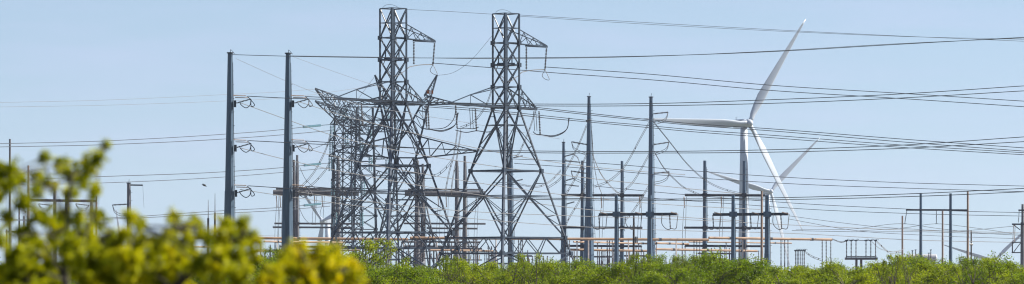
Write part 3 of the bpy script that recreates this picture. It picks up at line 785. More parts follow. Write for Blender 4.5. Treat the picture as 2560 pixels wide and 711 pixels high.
# ------------------------------------------------------------------ wires
GA = 'overhead power lines'
def wire(label, pts, w=1.8, m_='wire', name='power_line', group=GA, cat='power line', twin=0, n=10):
    """pts: (x, y, D)"""
    a = P(*pts[0]); T = thing(name, a, label, cat, group)
    for k in range(2 if twin else 1):
        mb = MB(); q = [P(x + (twin * .25 if k else 0), y + (twin if k else 0), D + k * .3) for x, y, D in pts]
        sp = spline(q, n)
        mb.tube(sp, [w * v.y / F / 2 for v in sp], 5); mb.build('conductor', M[m_], T)
    if twin:
        mb = MB()
        for t in (.3, .6, .85):
            i = int(t * (len(sp) - 1)); c = sp[i]; e = twin * c.y / F
            mb.bar(c + V((0, -.15, 0)), c + V((0, -.15, e)), .1)
        mb.build('spacer', M['darkarm'], T)
    return T
def px(L, D0, D1):
    x0 = L[0][0]; x1 = L[-1][0]
    return [(x, y, D0 + (D1 - D0) * (x - x0) / (x1 - x0)) for x, y in L]
W = [
 ('uppermost wire leaving the top of the leftmost near monopole', px([(580, 137), (720, 141), (1000, 145), (1280, 145), (1600, 141), (1920, 130), (2200, 114), (2570, 93)], 450, 330), 1.6, 'wire'),
 ('top wire leaving the second near monopole', px([(727, 140), (860, 142), (1280, 147), (1600, 142), (1920, 128.5), (2240, 110), (2570, 95)], 450, 345), 1.3, 'wirelight'),
 ('upper-arm wire of the leftmost near monopole', px([(621, 241), (720, 246), (860, 250), (1280, 260), (1640, 259), (1920, 250), (2240, 236), (2570, 214.5)], 450, 330), 1.9, 'wire'),
 ('upper-arm wire of the second near monopole', px([(766, 242), (860, 246), (1280, 264), (1640, 264.5), (1920, 259), (2240, 246), (2570, 227)], 450, 330), 1.9, 'wire'),
 ('middle-arm wire of the leftmost near monopole', px([(621, 352), (860, 364), (1280, 377), (1640, 379), (1920, 375), (2240, 364), (2570, 342)], 450, 330), 1.9, 'wire'),
 ('middle-arm wire of the second near monopole', px([(766, 353), (860, 359), (1280, 381), (1640, 383), (1920, 381), (2240, 372), (2570, 354)], 450, 330), 1.9, 'wire'),
 ('lowest-arm wire of the leftmost near monopole', px([(621, 465), (860, 480), (1280, 494), (1640, 498), (1980, 494), (2300, 484), (2570, 471)], 450, 330), 1.9, 'wire'),
 ('lowest-arm wire of the second near monopole', px([(766, 466), (1000, 485), (1280, 497.5), (1640, 501), (1980, 499), (2300, 491), (2570, 479.5)], 450, 330), 1.9, 'wire'),
 ('thin wire slanting down right from the top of the leftmost near monopole', px([(590, 147), (711, 201), (783, 230), (900, 262), (1030, 285), (1160, 306), (1400, 348)], 450, 600), 1.0, 'wirethin'),
 ('thin wire slanting down right from the top of the second near monopole', px([(727, 140), (790, 163), (860, 188), (935, 213), (1050, 243), (1200, 272), (1400, 300)], 450, 600), .9, 'wirethin'),
 ('pale wire slanting down from the upper arm of the leftmost near monopole', px([(600, 257), (711, 297), (820, 335), (1000, 378), (1160, 405), (1430, 441), (1700, 470), (1860, 486)], 449, 640), 1.7, 'wirelight'),
 ('pale wire slanting down from the upper arm of the second near monopole', px([(745, 254), (860, 290), (1000, 325), (1160, 364), (1430, 412), (1640, 432), (1712, 437)], 449, 640), 1.6, 'wirelight'),
 ('pale wire slanting down from the middle arm of the leftmost near monopole', px([(600, 370), (705, 397), (860, 430), (1160, 482), (1430, 520), (1700, 543), (1860, 553)], 449, 640), 1.7, 'wirelight'),
 ('pale wire slanting down from the middle arm of the second near monopole', px([(745, 366), (860, 397), (1000, 425), (1160, 452), (1430, 490), (1700, 514), (1900, 524)], 449, 640), 1.6, 'wirelight'),
 ('pale wire slanting down from the lowest arm of the leftmost near monopole', px([(600, 474), (700, 489), (860, 511), (1160, 545), (1430, 566), (1700, 577), (1980, 584), (2300, 601), (2570, 607)], 449, 640), 1.5, 'wirelight'),
 ('pale wire slanting down from the lowest arm of the second near monopole', px([(745, 480), (860, 496), (1160, 528), (1430, 540), (1700, 549), (1980, 563), (2250, 575), (2570, 583)], 449, 640), 1.5, 'wirelight'),
 ('shield wire between the tops of the two tall lattice towers', px([(1017, 24), (1120, 29), (1232, 36)], 550, 550), 1.0, 'wirethin'),
 ('upper shield wire leaving the second tall tower top', px([(1300, 38), (1600, 56), (1920, 74), (2240, 90), (2570, 104)], 550, 380), 1.1, 'wirethin'),
 ('lower shield wire leaving the second tall tower top', px([(1300, 41), (1600, 60), (1920, 77), (2240, 91), (2570, 99)], 552, 400), 1.0, 'wirethin'),
 ('upper-arm phase wire of the left tall tower', px([(1080, 158), (1232, 170), (1366, 181), (1640, 201), (1920, 226), (2240, 246), (2570, 268)], 554, 380), 1.8, 'wire'),
 ('upper-arm phase wire of the second tall tower', px([(1364, 168), (1600, 184), (1920, 213), (2240, 233), (2570, 254)], 554, 380), 1.8, 'wire'),
 ('cross-arm wire of the second tall tower, uppermost of the four close ones', px([(1342, 269), (1466, 283), (1627, 300), (1700, 307), (1920, 322), (2240, 347), (2570, 371)], 552, 400), 1.8, 'wire'),
 ('cross-arm wire of the second tall tower, second of the four close ones', px([(1300, 268), (1466, 287), (1627, 303.5), (1700, 311), (1920, 327), (2240, 354), (2570, 379)], 552, 402), 1.8, 'wire'),
 ('cross-arm wire of the left tall tower, third of the four close ones', px([(1060, 263), (1200, 273), (1380, 292), (1466, 301), (1627, 315), (1700, 322), (1920, 338), (2240, 362), (2570, 383)], 556, 404), 1.7, 'wire'),
 ('cross-arm wire of the left tall tower, lowest of the four close ones', px([(1060, 267), (1200, 278), (1380, 297), (1466, 305), (1627, 320), (1700, 327), (1920, 344), (2240, 368), (2570, 388)], 556, 406), 1.7, 'wire'),
 ('upper of two thin wires leaving the braced monopole behind the second tower', px([(1286, 398), (1420, 404), (1490, 408), (1700, 425), (1920, 441), (2200, 455), (2570, 466)], 640, 480), 1.5, 'wire'),
 ('lower of two thin wires leaving the braced monopole behind the second tower', px([(1286, 409), (1420, 418), (1700, 442), (1980, 460), (2300, 472), (2570, 480)], 640, 480), 1.5, 'wire'),
 ('wire running to the long cross-arm frame from the right gantry', px([(1480, 465), (1700, 486), (1980, 508), (2265, 523), (2420, 529), (2570, 532)], 640, 500), 1.4, 'wire'),
 ('wire just under the long cross-arm of the right frame', px([(1600, 494), (1900, 515), (1980, 521), (2300, 535), (2570, 541)], 640, 500), 1.4, 'wire'),
 ('wire dipping from the second low frame to the right frame insulators', px([(1972, 540), (2100, 557), (2200, 568), (2280, 573), (2380, 578), (2535, 566)], 500, 560), 1.2, 'wire'),
 ('pale wire meeting the left insulator of the right frame', px([(1990, 575), (2130, 573), (2262, 560), (2340, 571), (2440, 582), (2570, 590)], 560, 560), 1.1, 'wirelight'),
 ('pale wire meeting the middle insulator of the right frame', px([(2140, 578), (2260, 570), (2341, 560), (2420, 568), (2530, 584)], 560, 560), 1.1, 'wirelight'),
 ('pale low wire skimming above the switch platform', px([(1980, 577), (2150, 580), (2300, 580), (2450, 584), (2570, 586)], 560, 540), 1.2, 'wirelight'),
 ('low dark wire below the switch platform insulators level', px([(1972, 548), (2140, 577), (2300, 588), (2570, 598)], 500, 560), 1.2, 'wire'),
 ('uppermost thin wire crossing the sky left of the near monopoles', px([(-10, 257), (280, 250), (560, 237), (700, 230), (788, 223)], 420, 680), .9, 'wirethin'),
 ('second thin wire crossing the sky left of the near monopoles', px([(-10, 268), (280, 263), (560, 253), (700, 246), (937, 215)], 420, 700), .9, 'wirethin'),
 ('upper of the two dark wires passing the pale slim pole top', px([(-10, 360), (280, 352), (560, 336), (700, 325), (760, 318)], 420, 680), 1.6, 'wire'),
 ('lower of the two dark wires passing the pale slim pole top', px([(-10, 368), (280, 361.5), (560, 348), (700, 338), (825, 327)], 420, 680), 1.7, 'wire'),
 ('upper of the two wires above the square-armed pole', px([(-10, 451), (280, 441), (560, 430), (700, 420), (760, 414)], 420, 680), 1.7, 'wire'),
 ('lower of the two wires just above the square-armed pole', px([(-10, 464), (280, 457), (560, 443), (700, 432), (825, 420)], 420, 680), 1.5, 'wire'),
 ('upper low wire ending at the lattice group behind the second near monopole', px([(-10, 549), (150, 549), (280, 545), (560, 527), (700, 519), (760, 514)], 420, 680), 1.6, 'wire'),
 ('lower low wire ending at the lattice group behind the second near monopole', px([(-10, 553), (330, 546), (560, 534), (700, 526), (825, 516)], 420, 680), 1.6, 'wire'),
 ('thin low wire behind the blurred leaves', px([(-10, 579), (280, 594), (560, 592), (700, 588)], 500, 650), 1.0, 'wirethin'),
 ('thin wire rising from the horn to the second tall tower', px([(1094, 189), (1130, 183), (1170, 158), (1232, 88)], 620, 552), .9, 'wirethin'),
 ('thin wire rising from the left horn up the tall tower', px([(940, 187), (912, 225), (885, 262)], 620, 690), .9, 'wirethin'),
]
for (lab, pts, w, m_) in W: wire(lab, pts, w, m_)
# strain insulator strings at the end of left wires belong to the lattice group
for (x0, y0, x1, y1, lab) in ((758, 318, 822, 312, 'long ribbed glass insulator at the end of the upper dark left wire'),
                         (760, 414, 822, 408, 'long ribbed glass insulator at the end of the wire above the square-armed pole'),
                         (760, 514, 822, 508, 'long ribbed glass insulator at the end of the low left wire')):
    mb = MB(); disc_string(P(x0, y0, 680), P(x1 - 20, y0 * .3 + y1 * .7, 684), .2, 22, mb)
    T = thing('strain_insulator', P(x0, y0, 680), lab, 'insulator', 'long strain insulators')
    mb.build('disc_stack', M['insglass'], T)
    mb = MB(); mb.bar(P(x1 - 20, y0 * .3 + y1 * .7, 684), P(x1 + 4, y1, 688), .09); mb.build('link', M['darkarm'], T)

# slack bundles between monopoles and gantries
SL = [
 ('slack twin wires hanging from the slim tall monopole to the right gantry, upper pair', [(1634, 304, 600), (1675, 355, 606), (1710, 400, 612), (1760, 447, 622), (1810, 472, 632), (1858, 484, 640)], 3.5, 'wire'),
 ('slack twin wires hanging from the slim tall monopole to the right gantry, lower pair', [(1636, 380, 600), (1662, 422, 610), (1700, 460, 620), (1725, 475, 632), (1750, 486, 640)], 3.5, 'wire'),
 ('slack twin wires dropping left from the top of the slim tall monopole', [(1622, 306, 600), (1600, 345, 606), (1575, 392, 612), (1552, 425, 620), (1520, 452, 630), (1486, 465, 640)], 4, 'wirelight'),
 ('slack twin wires dropping left from the middle of the slim tall monopole', [(1622, 385, 600), (1600, 425, 610), (1575, 462, 620), (1545, 482, 630), (1508, 487, 640)], 4, 'wirelight'),
 ('slack twin wires dropping left from the lower slim tall monopole', [(1622, 462, 600), (1605, 492, 610), (1585, 522, 620), (1562, 550, 640)], 4, 'wirelight'),
 ('slack twin wires dropping left from the top of the tallest monopole', [(1466, 312, 600), (1450, 352, 610), (1428, 398, 620), (1400, 445, 630), (1366, 470, 640)], 4, 'wirelight'),
 ('slack twin wires dropping left from the middle of the tallest monopole', [(1466, 385, 600), (1448, 425, 610), (1430, 458, 620), (1412, 487, 640)], 4, 'wirelight'),
 ('slack twin wires dropping left from the lower part of the tallest monopole', [(1466, 455, 600), (1448, 500, 610), (1430, 530, 620), (1414, 560, 640)], 4, 'wirelight'),
 ('slack twin wires dropping right from the tallest monopole', [(1481, 385, 600), (1500, 430, 612), (1525, 463, 625), (1552, 487, 640)], 4, 'wirelight'),
 ('thin twin wires dropping right beside the tallest monopole shaft', [(1479, 325, 600), (1484, 400, 612), (1492, 450, 625), (1505, 486, 640)], 3, 'wirethin'),
 ('slack twin wires from the second tall tower cross-arm to its monopole', [(1340, 270, 555), (1320, 330, 580), (1300, 375, 600), (1286, 390, 640)], 4, 'wirelight'),
 ('slack wires under the second tall tower hanging to the short arm of the mid-height monopole', [(1286, 452, 640), (1310, 462, 636), (1340, 466, 636), (1375, 452, 638), (1402, 425, 640)], 3, 'wirelight'),
 ('slack loop between the mid-height monopole arms', [(1436, 386, 638), (1446, 398, 636), (1450, 410, 636), (1462, 418, 630)], 3, 'wirelight'),
 ('pale twin droppers from the cross-arm joint down to the middle thick beam, left pair', [(1143, 324, 560), (1135, 380, 600), (1122, 430, 650), (1112, 482, 712)], 5, 'wirelight'),
 ('pale twin droppers from the cross-arm joint down to the middle thick beam, right pair', [(1152, 324, 560), (1142, 390, 600), (1132, 440, 650), (1127, 482, 712)], 5, 'wirelight'),
 ('slack bundle curving from the lower horned arm to the thick beam', [(1130, 398, 620), (1112, 420, 640), (1095, 434, 660), (1076, 434, 700)], 5, 'wire'),
 ('slack bundle swinging from the second tall tower arm to its waist', [(1232, 215, 552), (1210, 270, 552), (1180, 305, 552), (1150, 318, 552)], 4, 'wirelight'),
 ('slack twin wires from the lattice group down to the left thick beam', [(828, 322, 690), (815, 370, 695), (790, 420, 700), (740, 478, 712)], 4, 'wirelight'),
 ('slack twin wires fanning down left of the lattice group', [(830, 392, 690), (812, 425, 698), (785, 455, 705), (755, 478, 712)], 4, 'wirelight'),
 ('slack wire looping below the first long glass insulator', [(712, 320, 660), (730, 352, 670), (758, 372, 680), (800, 366, 688), (828, 352, 690)], 0, 'wirelight'),
 ('slack wire looping below the second long glass insulator', [(750, 420, 680), (765, 450, 690), (790, 472, 700), (812, 480, 712)], 0, 'wire'),
 ('slack wire looping below the low left glass insulator', [(748, 520, 680), (760, 545, 690), (775, 560, 700), (790, 562, 712)], 0, 'wire'),
 ('loose cables hanging from the top bus to the switch platform', [(2080, 597, 566), (2098, 604, 564), (2115, 602, 560)], 2, 'wirelight'),
 ('loose cables hanging from the switch platform to the lone wooden pole', [(2190, 601, 560), (2205, 615, 570), (2225, 630, 585), (2255, 626, 600)], 4, 'wirelight'),
 ('single slack cable looping low from the switch platform', [(2180, 605, 560), (2200, 622, 570), (2232, 630, 580), (2262, 622, 600)], 0, 'wirelight'),
 ('slack wires from the small low switch stand', [(2012, 628, 640), (2030, 640, 640), (2052, 648, 640)], 4, 'wirelight'),
 ('slack twin wires from the far left brown pole to the left gantry beam', [(30, 500, 600), (50, 520, 610), (68, 530, 620), (90, 506, 640)], 4, 'wirelight'),
]
for (lab, pts, tw, m_) in SL:
    wire(lab, pts, 1.25, m_, 'slack_cable', 'slack cables and droppers', 'cable', twin=tw, n=6)

# ------------------------------------------------------------------ wind turbines
def GZ(D): return 0 if D < 2100 else -(D - 2100) * 45 / 2400
def turbine(hx, hy, D, th0, yaw, label, flip=1, blade=60.0, hubz=None, lean=0):
    s = D / F; hub = P(hx, hy, D)
    nrm = V((math.sin(yaw), -math.cos(yaw), 0)); hor = V((math.cos(yaw), math.sin(yaw), 0)); up = V((0, 0, 1))
    tc = hub - nrm * 5.2; base = V((tc.x, tc.y, GZ(D)))
    T = thing('wind_turbine', base, label, 'wind turbine', 'white wind turbines')
    mb = MB(); mb.sm = True
    mb.lathe(base, V((tc.x, tc.y, hub.z - 2.0)), [(0, 3.0), (.25, 2.75), (.5, 2.45), (.75, 2.1), (1, 1.75)], 28); mb.build('tower', M['turbine'], T)
    mb = MB(); rz = yaw
    # nacelle: rounded box
    L = 12.0; prof = [(-.5, 1.5, 1.4), (-.44, 1.9, 1.9), (0, 2.0, 2.05), (.36, 2.0, 2.0), (.5, 1.5, 1.6)]
    vs = []; fs = []
    c0 = tc - nrm * 2.6
    for (t, a, b) in prof:
        for (x, z) in ((-1, -.8), (-.8, -1), (.8, -1), (1, -.8), (1, .8), (.8, 1), (-.8, 1), (-1, .8)):
            vs.append(c0 + nrm * (t * L) + hor * (x * a) + up * (z * b))
    for i in range(len(prof) - 1):
        for k in range(8): fs.append((i * 8 + k, i * 8 + (k + 1) % 8, (i + 1) * 8 + (k + 1) % 8, (i + 1) * 8 + k))
    fs.append(tuple(range(8))); fs.append(tuple(range((len(prof) - 1) * 8, len(prof) * 8))[::-1])
    mb.add(vs, fs); nc = mb.build('nacelle', M['turbine'], T)
    mb = MB()
    for q in (-4.5, -5.4): mb.bar(c0 + nrm * q + up * 1.9, c0 + nrm * q + up * 3.4, .15)
    mb.build('wind_sensor', M['turbdark'], nc)
    mb = MB(); mb.sm = True
    mb.lathe(hub - nrm * 1.9, hub + nrm * 2.4, [(0, 1.55), (.1, 1.95), (.5, 2.0), (.75, 1.6), (.9, 1.0), (1, .3)], 20); mb.build('hub', M['turbine'], T)
    mb = MB(); mb.lathe(hub - nrm * 2.2, hub - nrm * 1.9, [(0, 1.45), (1, 1.45)], 20); mb.build('hub_joint', M['turbdark'], T)
    for k in range(3):
        th = th0 + k * 2 * math.pi / 3
        rd = hor * math.cos(th) * flip + up * math.sin(th); tg = rd.cross(nrm)
        mb = MB(); mb.sm = True; vs = []; fs = []; ns = 22; nc_ = 14
        for i in range(ns):
            u = (i / (ns - 1)) ** 1.15; r = 1.0 + u * (blade - 1.0)
            if u < .2:
                q = u / .2; q = q * q * (3 - 2 * q); ch = 2.3 + (4.1 - 2.3) * q; tk = 1.15 - .72 * q
            else:
                q = (u - .2) / .8; ch = 4.1 * (1 - q) ** .85 * (1 - .15 * q) + .25 + .35 * (q < .985); tk = .43 * (1 - q) + .16 * q * .8
            tw = R(22) * (1 - u) ** 2 + R(6)
            off = (0.18 * ch if u > .05 else 0)
            pre = nrm * (2.2 * u * u)
            for j in range(nc_):
                an = 2 * math.pi * j / nc_
                cxx = math.cos(an) * ch / 2; w_ = math.sin(an) * (tk if u < .2 else tk * ch * .24) * (1 if u < .2 else (.55 + .45 * math.cos(an)))
                if u < .2:
                    q = u / .2; w_ = math.sin(an) * ((1 - q) * 1.15 + q * .43 * 4.1 * .24 * (.55 + .45 * math.cos(an)))
                X = cxx - off; Y = w_
                X, Y = X * math.cos(tw) - Y * math.sin(tw), X * math.sin(tw) + Y * math.cos(tw)
                vs.append(hub + rd * r + tg * X + nrm * Y + pre)
        for i in range(ns - 1):
            for j in range(nc_): fs.append((i * nc_ + j, i * nc_ + (j + 1) % nc_, (i + 1) * nc_ + (j + 1) % nc_, (i + 1) * nc_ + j))
        fs.append(tuple(range(nc_))[::-1]); fs.append(tuple((ns - 1) * nc_ + j for j in range(nc_)))
        mb.add(vs, fs); mb.build('blade', M['turbine'], T)
turbine(1873, 308, 2048, R(59), R(27), 'largest and nearest white wind turbine, tower behind the right gantry', blade=61.5)
turbine(1927, 479, 3230, R(45), R(24), 'smaller white wind turbine just right of and behind the largest one', blade=60.5)
turbine(806, 553, 3200, R(135), R(-48), 'distant wind turbine behind the thick beam left of the lattice group', blade=47)
turbine(2487, 652, 4500, R(43), R(-22), 'distant wind turbine with two blade tips above the trees near the right edge', blade=62)
turbine(312, 645, 4500, R(102), R(30), 'distant wind turbine with one blade seen left of the square-armed pole', blade=56)

# ------------------------------------------------------------------ bird
mb = MB(); D = 300; c = P(510, 463.5, D)
mb.lathe(c + V((-.16, 0, .06)), c + V((.2, 0, -.09)), [(0, .01), (.15, .035), (.5, .06), (.8, .035), (1, .01)], 8)
mb.add([c, c + V((.06, -.1, .0)), c + V((-.1, -.25, .17)), c + V((.1, .1, 0)), c + V((.02, .4, .12)), c + V((.16, .1, -.02)), c + V((-.04, -.02, .025))], [(0, 1, 2), (1, 6, 2), (0, 3, 4), (3, 5, 4)])
tag(mb.build('bird', M['bird'], None, c), 'tiny dark bird flying in the open sky left of the near monopole', 'bird')

# ------------------------------------------------------------------ vegetation
def leaf(mb_v, mb_f, c, L, Wd, rnd, droop=.3):
    d = V((rnd.gauss(0, 1), rnd.gauss(0, 1), rnd.gauss(0, .8) - droop)).normalized()
    a = d.cross(V((rnd.gauss(0, 1), rnd.gauss(0, 1), rnd.gauss(0, 1)))).normalized()
    n = len(mb_v)
    mb_v.extend((c - d * L * .5, c + a * Wd * .5, c + d * L * .5, c - a * Wd * .5)); mb_f.append((n, n + 1, n + 2, n + 3))

def tree_meshes(seed, nclump, per, loose=False):
    """unit mesquite: about 7 m wide, 4 m tall, origin at trunk base. returns mesh data for trunk and crown"""
    rnd = random.Random(seed); lv = []; lf = []; tb = MB()
    clumps = []
    for i in range(nclump):
        an = rnd.uniform(0, 2 * math.pi); rr = math.sqrt(rnd.random()); el = rnd.random()
        lim = 1 - .75 * rr * rr
        rx = 3.3 * rr
        dome = 1.25 + 2.25 * math.sqrt(max(0, 1 - (rr * .93) ** 2)) * (1 + .16 * math.sin(an * 2.3 + seed) + .12 * math.sin(an * 5.1 + seed * 2 + rr * 4))
        z = dome - .25 - (0 if rnd.random() < .55 else rnd.random() * (dome - 1.4))
        if loose: rx = 2.1 * rr; z = 1.4 + rnd.random() ** .8 * 3.0 * (1 - .35 * rr)
        clumps.append((V((math.cos(an) * rx, math.sin(an) * rx * .8, z)), rnd.uniform(.3, .6) * (.62 if loose else 1)))
    # limbs
    limbs = []
    for k in range(5):
        an = 2 * math.pi * k / 5 + rnd.uniform(-.4, .4)
        e = V((math.cos(an) * (.8 if loose else 1.5), math.sin(an) * 1.2, rnd.uniform(1.9, 2.4)))
        tb.tube(spline([V((rnd.uniform(-.1, .1), rnd.uniform(-.1, .1), 0)), V((e.x * .25, e.y * .25, .8)), e * .6 + V((0, 0, .6)), e], 4), [.08 - .06 * i / 12 for i in range(13)], 6)
        limbs.append(e)
    for c, r in clumps:
        e = min(limbs, key=lambda q: (q - c).length)
        m = e.lerp(c, .5) + V((rnd.uniform(-.2, .2), rnd.uniform(-.2, .2), rnd.uniform(-.1, .3)))
        top = c + V((rnd.uniform(-.15, .15), 0, r * (1.0 if loose else .6)))
        tb.tube(spline([e, m, c, top], 3), [.026 - .002 * i for i in range(10)], 4)
        for t in range(5):
            d = V((rnd.gauss(0, 1), rnd.gauss(0, 1), rnd.gauss(.35, .8))).normalized() * r * 1.1
            st = c + V((rnd.uniform(-.1, .1), rnd.uniform(-.1, .1), -r * .3)); en = st + d
            tb.tube([st, st.lerp(en, .5) + V((0, 0, .05)), en], [.016, .012, .006], 3)
            for q in range(per // 9):
                u = rnd.random() ** .7; pnt = st.lerp(en, u) + V((rnd.gauss(0, .09), rnd.gauss(0, .09), rnd.gauss(0, .09)))
                leaf(lv, lf, pnt, rnd.uniform(.06, .13), rnd.uniform(.03, .055), rnd)
        for q in range(per // 2):
            d = V((rnd.gauss(0, 1), rnd.gauss(0, 1), rnd.gauss(0, 1))).normalized() * (rnd.random() ** .45) * r
            leaf(lv, lf, c + V((d.x * 1.2, d.y * 1.2, d.z * .75)), rnd.uniform(.07, .14), rnd.uniform(.03, .06), rnd)
    tm = bpy.data.meshes.new('trunk'); tm.from_pydata([v[:] for v in tb.v], [], tb.f); tm.materials.append(M['bark'])
    cm = bpy.data.meshes.new('crown'); cm.from_pydata([v[:] for v in lv], [], lf); cm.materials.append(M['leaf'])
    return tm, cm
TM = [tree_meshes(11 + i, 84, 300) for i in range(5)]
TL = [tree_meshes(41 + i, 34, 110, True) for i in range(2)]
def put_tree(x, ytop, D, label, var, wscale=1.0, loose=False, group='mesquite trees along the front of the substation'):
    H = P(x, ytop, D).z; tm, cm = (TL if loose else TM)[var % (2 if loose else 5)]
    nat = 4.0 if loose else 3.75
    T = thing('mesquite_tree', (P(x, 0, D).x, D, 0), label, 'tree', group)
    sc = H / nat; T.scale = (wscale * (sc * .4 + .6), wscale * (sc * .4 + .6), sc); T.rotation_euler.z = (var * 2.399 + x * .013) % 6.28
    for nm, me in (('trunk', tm), ('crown', cm)):
        o = bpy.data.objects.new(nm, me); COL.objects.link(o); o.parent = T
FR = [ # front row
 (-30, 655, 'front mesquite at the very left corner under the blurred leaves'), (190, 668, 'front mesquite behind the lower left blurred branches'),
 (410, 665, 'front mesquite glimpsed between the left and middle blurred branches'), (640, 626, 'bright front mesquite at the foot of the near monopoles'),
 (800, 632, 'front mesquite just left of the tall lattice tower, behind the right blurred branch'),
 (1010, 664, 'front mesquite below the right side of the left tall tower'), (1175, 652, 'round front mesquite crown between the two tall towers'),
 (1395, 652, 'front mesquite crown at the right foot of the second tall tower'), (1625, 645, 'front mesquite crown below the black distribution pole'),
 (1745, 637, 'front mesquite crown below the left pole of the right gantry'), (1850, 648, 'front mesquite crown below the near turbine tower'),
 (2030, 660, 'front mesquite crown below the end of the top bus tube'), (2200, 652, 'front mesquite crown right of the switch platform'),
 (2390, 650, 'front mesquite crown below the three-pole frame'), (2545, 646, 'front mesquite crown at the right edge')]
for i, (x, yt, lab) in enumerate(FR): put_tree(x, yt, 215 + (i * 37) % 45, lab, i, 1.25)
BK = [ # second row
 (60, 660, 'second-row mesquite beneath the pale slim pole'), (300, 662, 'second-row mesquite beneath the square-armed pole'),
 (540, 650, 'second-row mesquite beneath the lightning masts'), (720, 640, 'second-row mesquite right behind the foot of the second near monopole'),
 (880, 640, 'second-row mesquite in front of the dense lattice towers'), (1090, 652, 'second-row mesquite left of the gap between tall towers'),
 (1240, 647, 'second-row mesquite in front of the second tower\'s front leg'), (1330, 656, 'second-row mesquite behind the tall loose shrub'),
 (1425, 650, 'second-row mesquite below the tallest monopole'), (1650, 640, 'second-row mesquite below the slim tall monopole'),
 (1800, 632, 'second-row mesquite peaking between the right gantry poles'), (1945, 656, 'second-row mesquite right of the second low frame'),
 (2110, 656, 'second-row mesquite left of the switch platform legs'), (2275, 640, 'highest second-row mesquite below the white tank'),
 (2330, 648, 'second-row mesquite between the frame poles'), (2470, 640, 'second-row mesquite in front of the distant right turbine')]
for i, (x, yt, lab) in enumerate(BK): put_tree(x, yt, 290 + (i * 29) % 50, lab, i + 2, 1.3)
put_tree(930, 598, 235, 'tall airy mesquite with thin upright twigs in front of the left tall tower', 0, .95, True)
put_tree(840, 622, 240, 'airy mesquite rising left of the left tall tower beside the blurred branch', 1, .9, True)
put_tree(1312, 626, 235, 'tall airy shrub rising just right of the second tower\'s front leg', 1, .62, True)
put_tree(1130, 640, 230, 'small airy shrub between the tall towers', 0, .5, True)
put_tree(1608, 634, 240, 'airy twiggy treetop at the foot of the slim tall monopole', 0, .6, True)
put_tree(1690, 630, 236, 'airy treetop poking up left of the right gantry', 1, .6, True)
put_tree(2240, 636, 238, 'airy treetop beside the lone pinkish pole', 0, .7, True)
put_tree(2430, 636, 232, 'airy treetop right of the three-pole frame', 1, .7, True)
put_tree(690, 620, 236, 'airy treetop beside the second near monopole base', 0, .6, True)

# low brush behind and far tree line, uncountable
rnd = random.Random(5); lv = []; lf = []
for i in range(2600):
    D = rnd.uniform(340, 430); x = rnd.uniform(-60, 2620); hmax = 3.75 + .6 * noise.noise(V((x * .01, D * .05, 0)))
    c = P(x, 0, D); r = rnd.uniform(.5, 1.1); zc = rnd.uniform(.5, hmax - .4)
    for q in range(34):
        dv = V((rnd.gauss(0, 1), rnd.gauss(0, 1), rnd.gauss(0, 1))).normalized() * (rnd.random() ** .4) * r
        leaf(lv, lf, V((c.x, D, zc)) + V((dv.x * 1.3, dv.y, dv.z * .6)), rnd.uniform(.15, .3), rnd.uniform(.08, .15), rnd)
me = bpy.data.meshes.new('brush'); me.from_pydata([v[:] for v in lv], [], lf); me.materials.append(M['leaf'])
o = bpy.data.objects.new('undergrowth', me); COL.objects.link(o); tag(o, 'continuous low green brush filling in between and behind the mesquite trees', 'undergrowth', kind='stuff')
lv = []; lf = []
for i in range(2600):
    D = rnd.uniform(1150, 1500); x = rnd.uniform(-120, 2680)
    c = P(x, 0, D); hm = 4.0 + 1.2 * noise.noise(V((x * .006, 3.1, 0)))
    for q in range(10):
        leaf(lv, lf, V((c.x + rnd.gauss(0, 2), D + rnd.gauss(0, 2), abs(rnd.random() ** .7) * hm)), rnd.uniform(.7, 1.5), rnd.uniform(.5, 1), rnd)
me = bpy.data.meshes.new('far'); me.from_pydata([v[:] for v in lv], [], lf); me.materials.append(M['leaffar'])
o = bpy.data.objects.new('distant_treeline', me); COL.objects.link(o); tag(o, 'low far-off line of scrub trees on the horizon beyond the substation', 'treeline', kind='stuff')

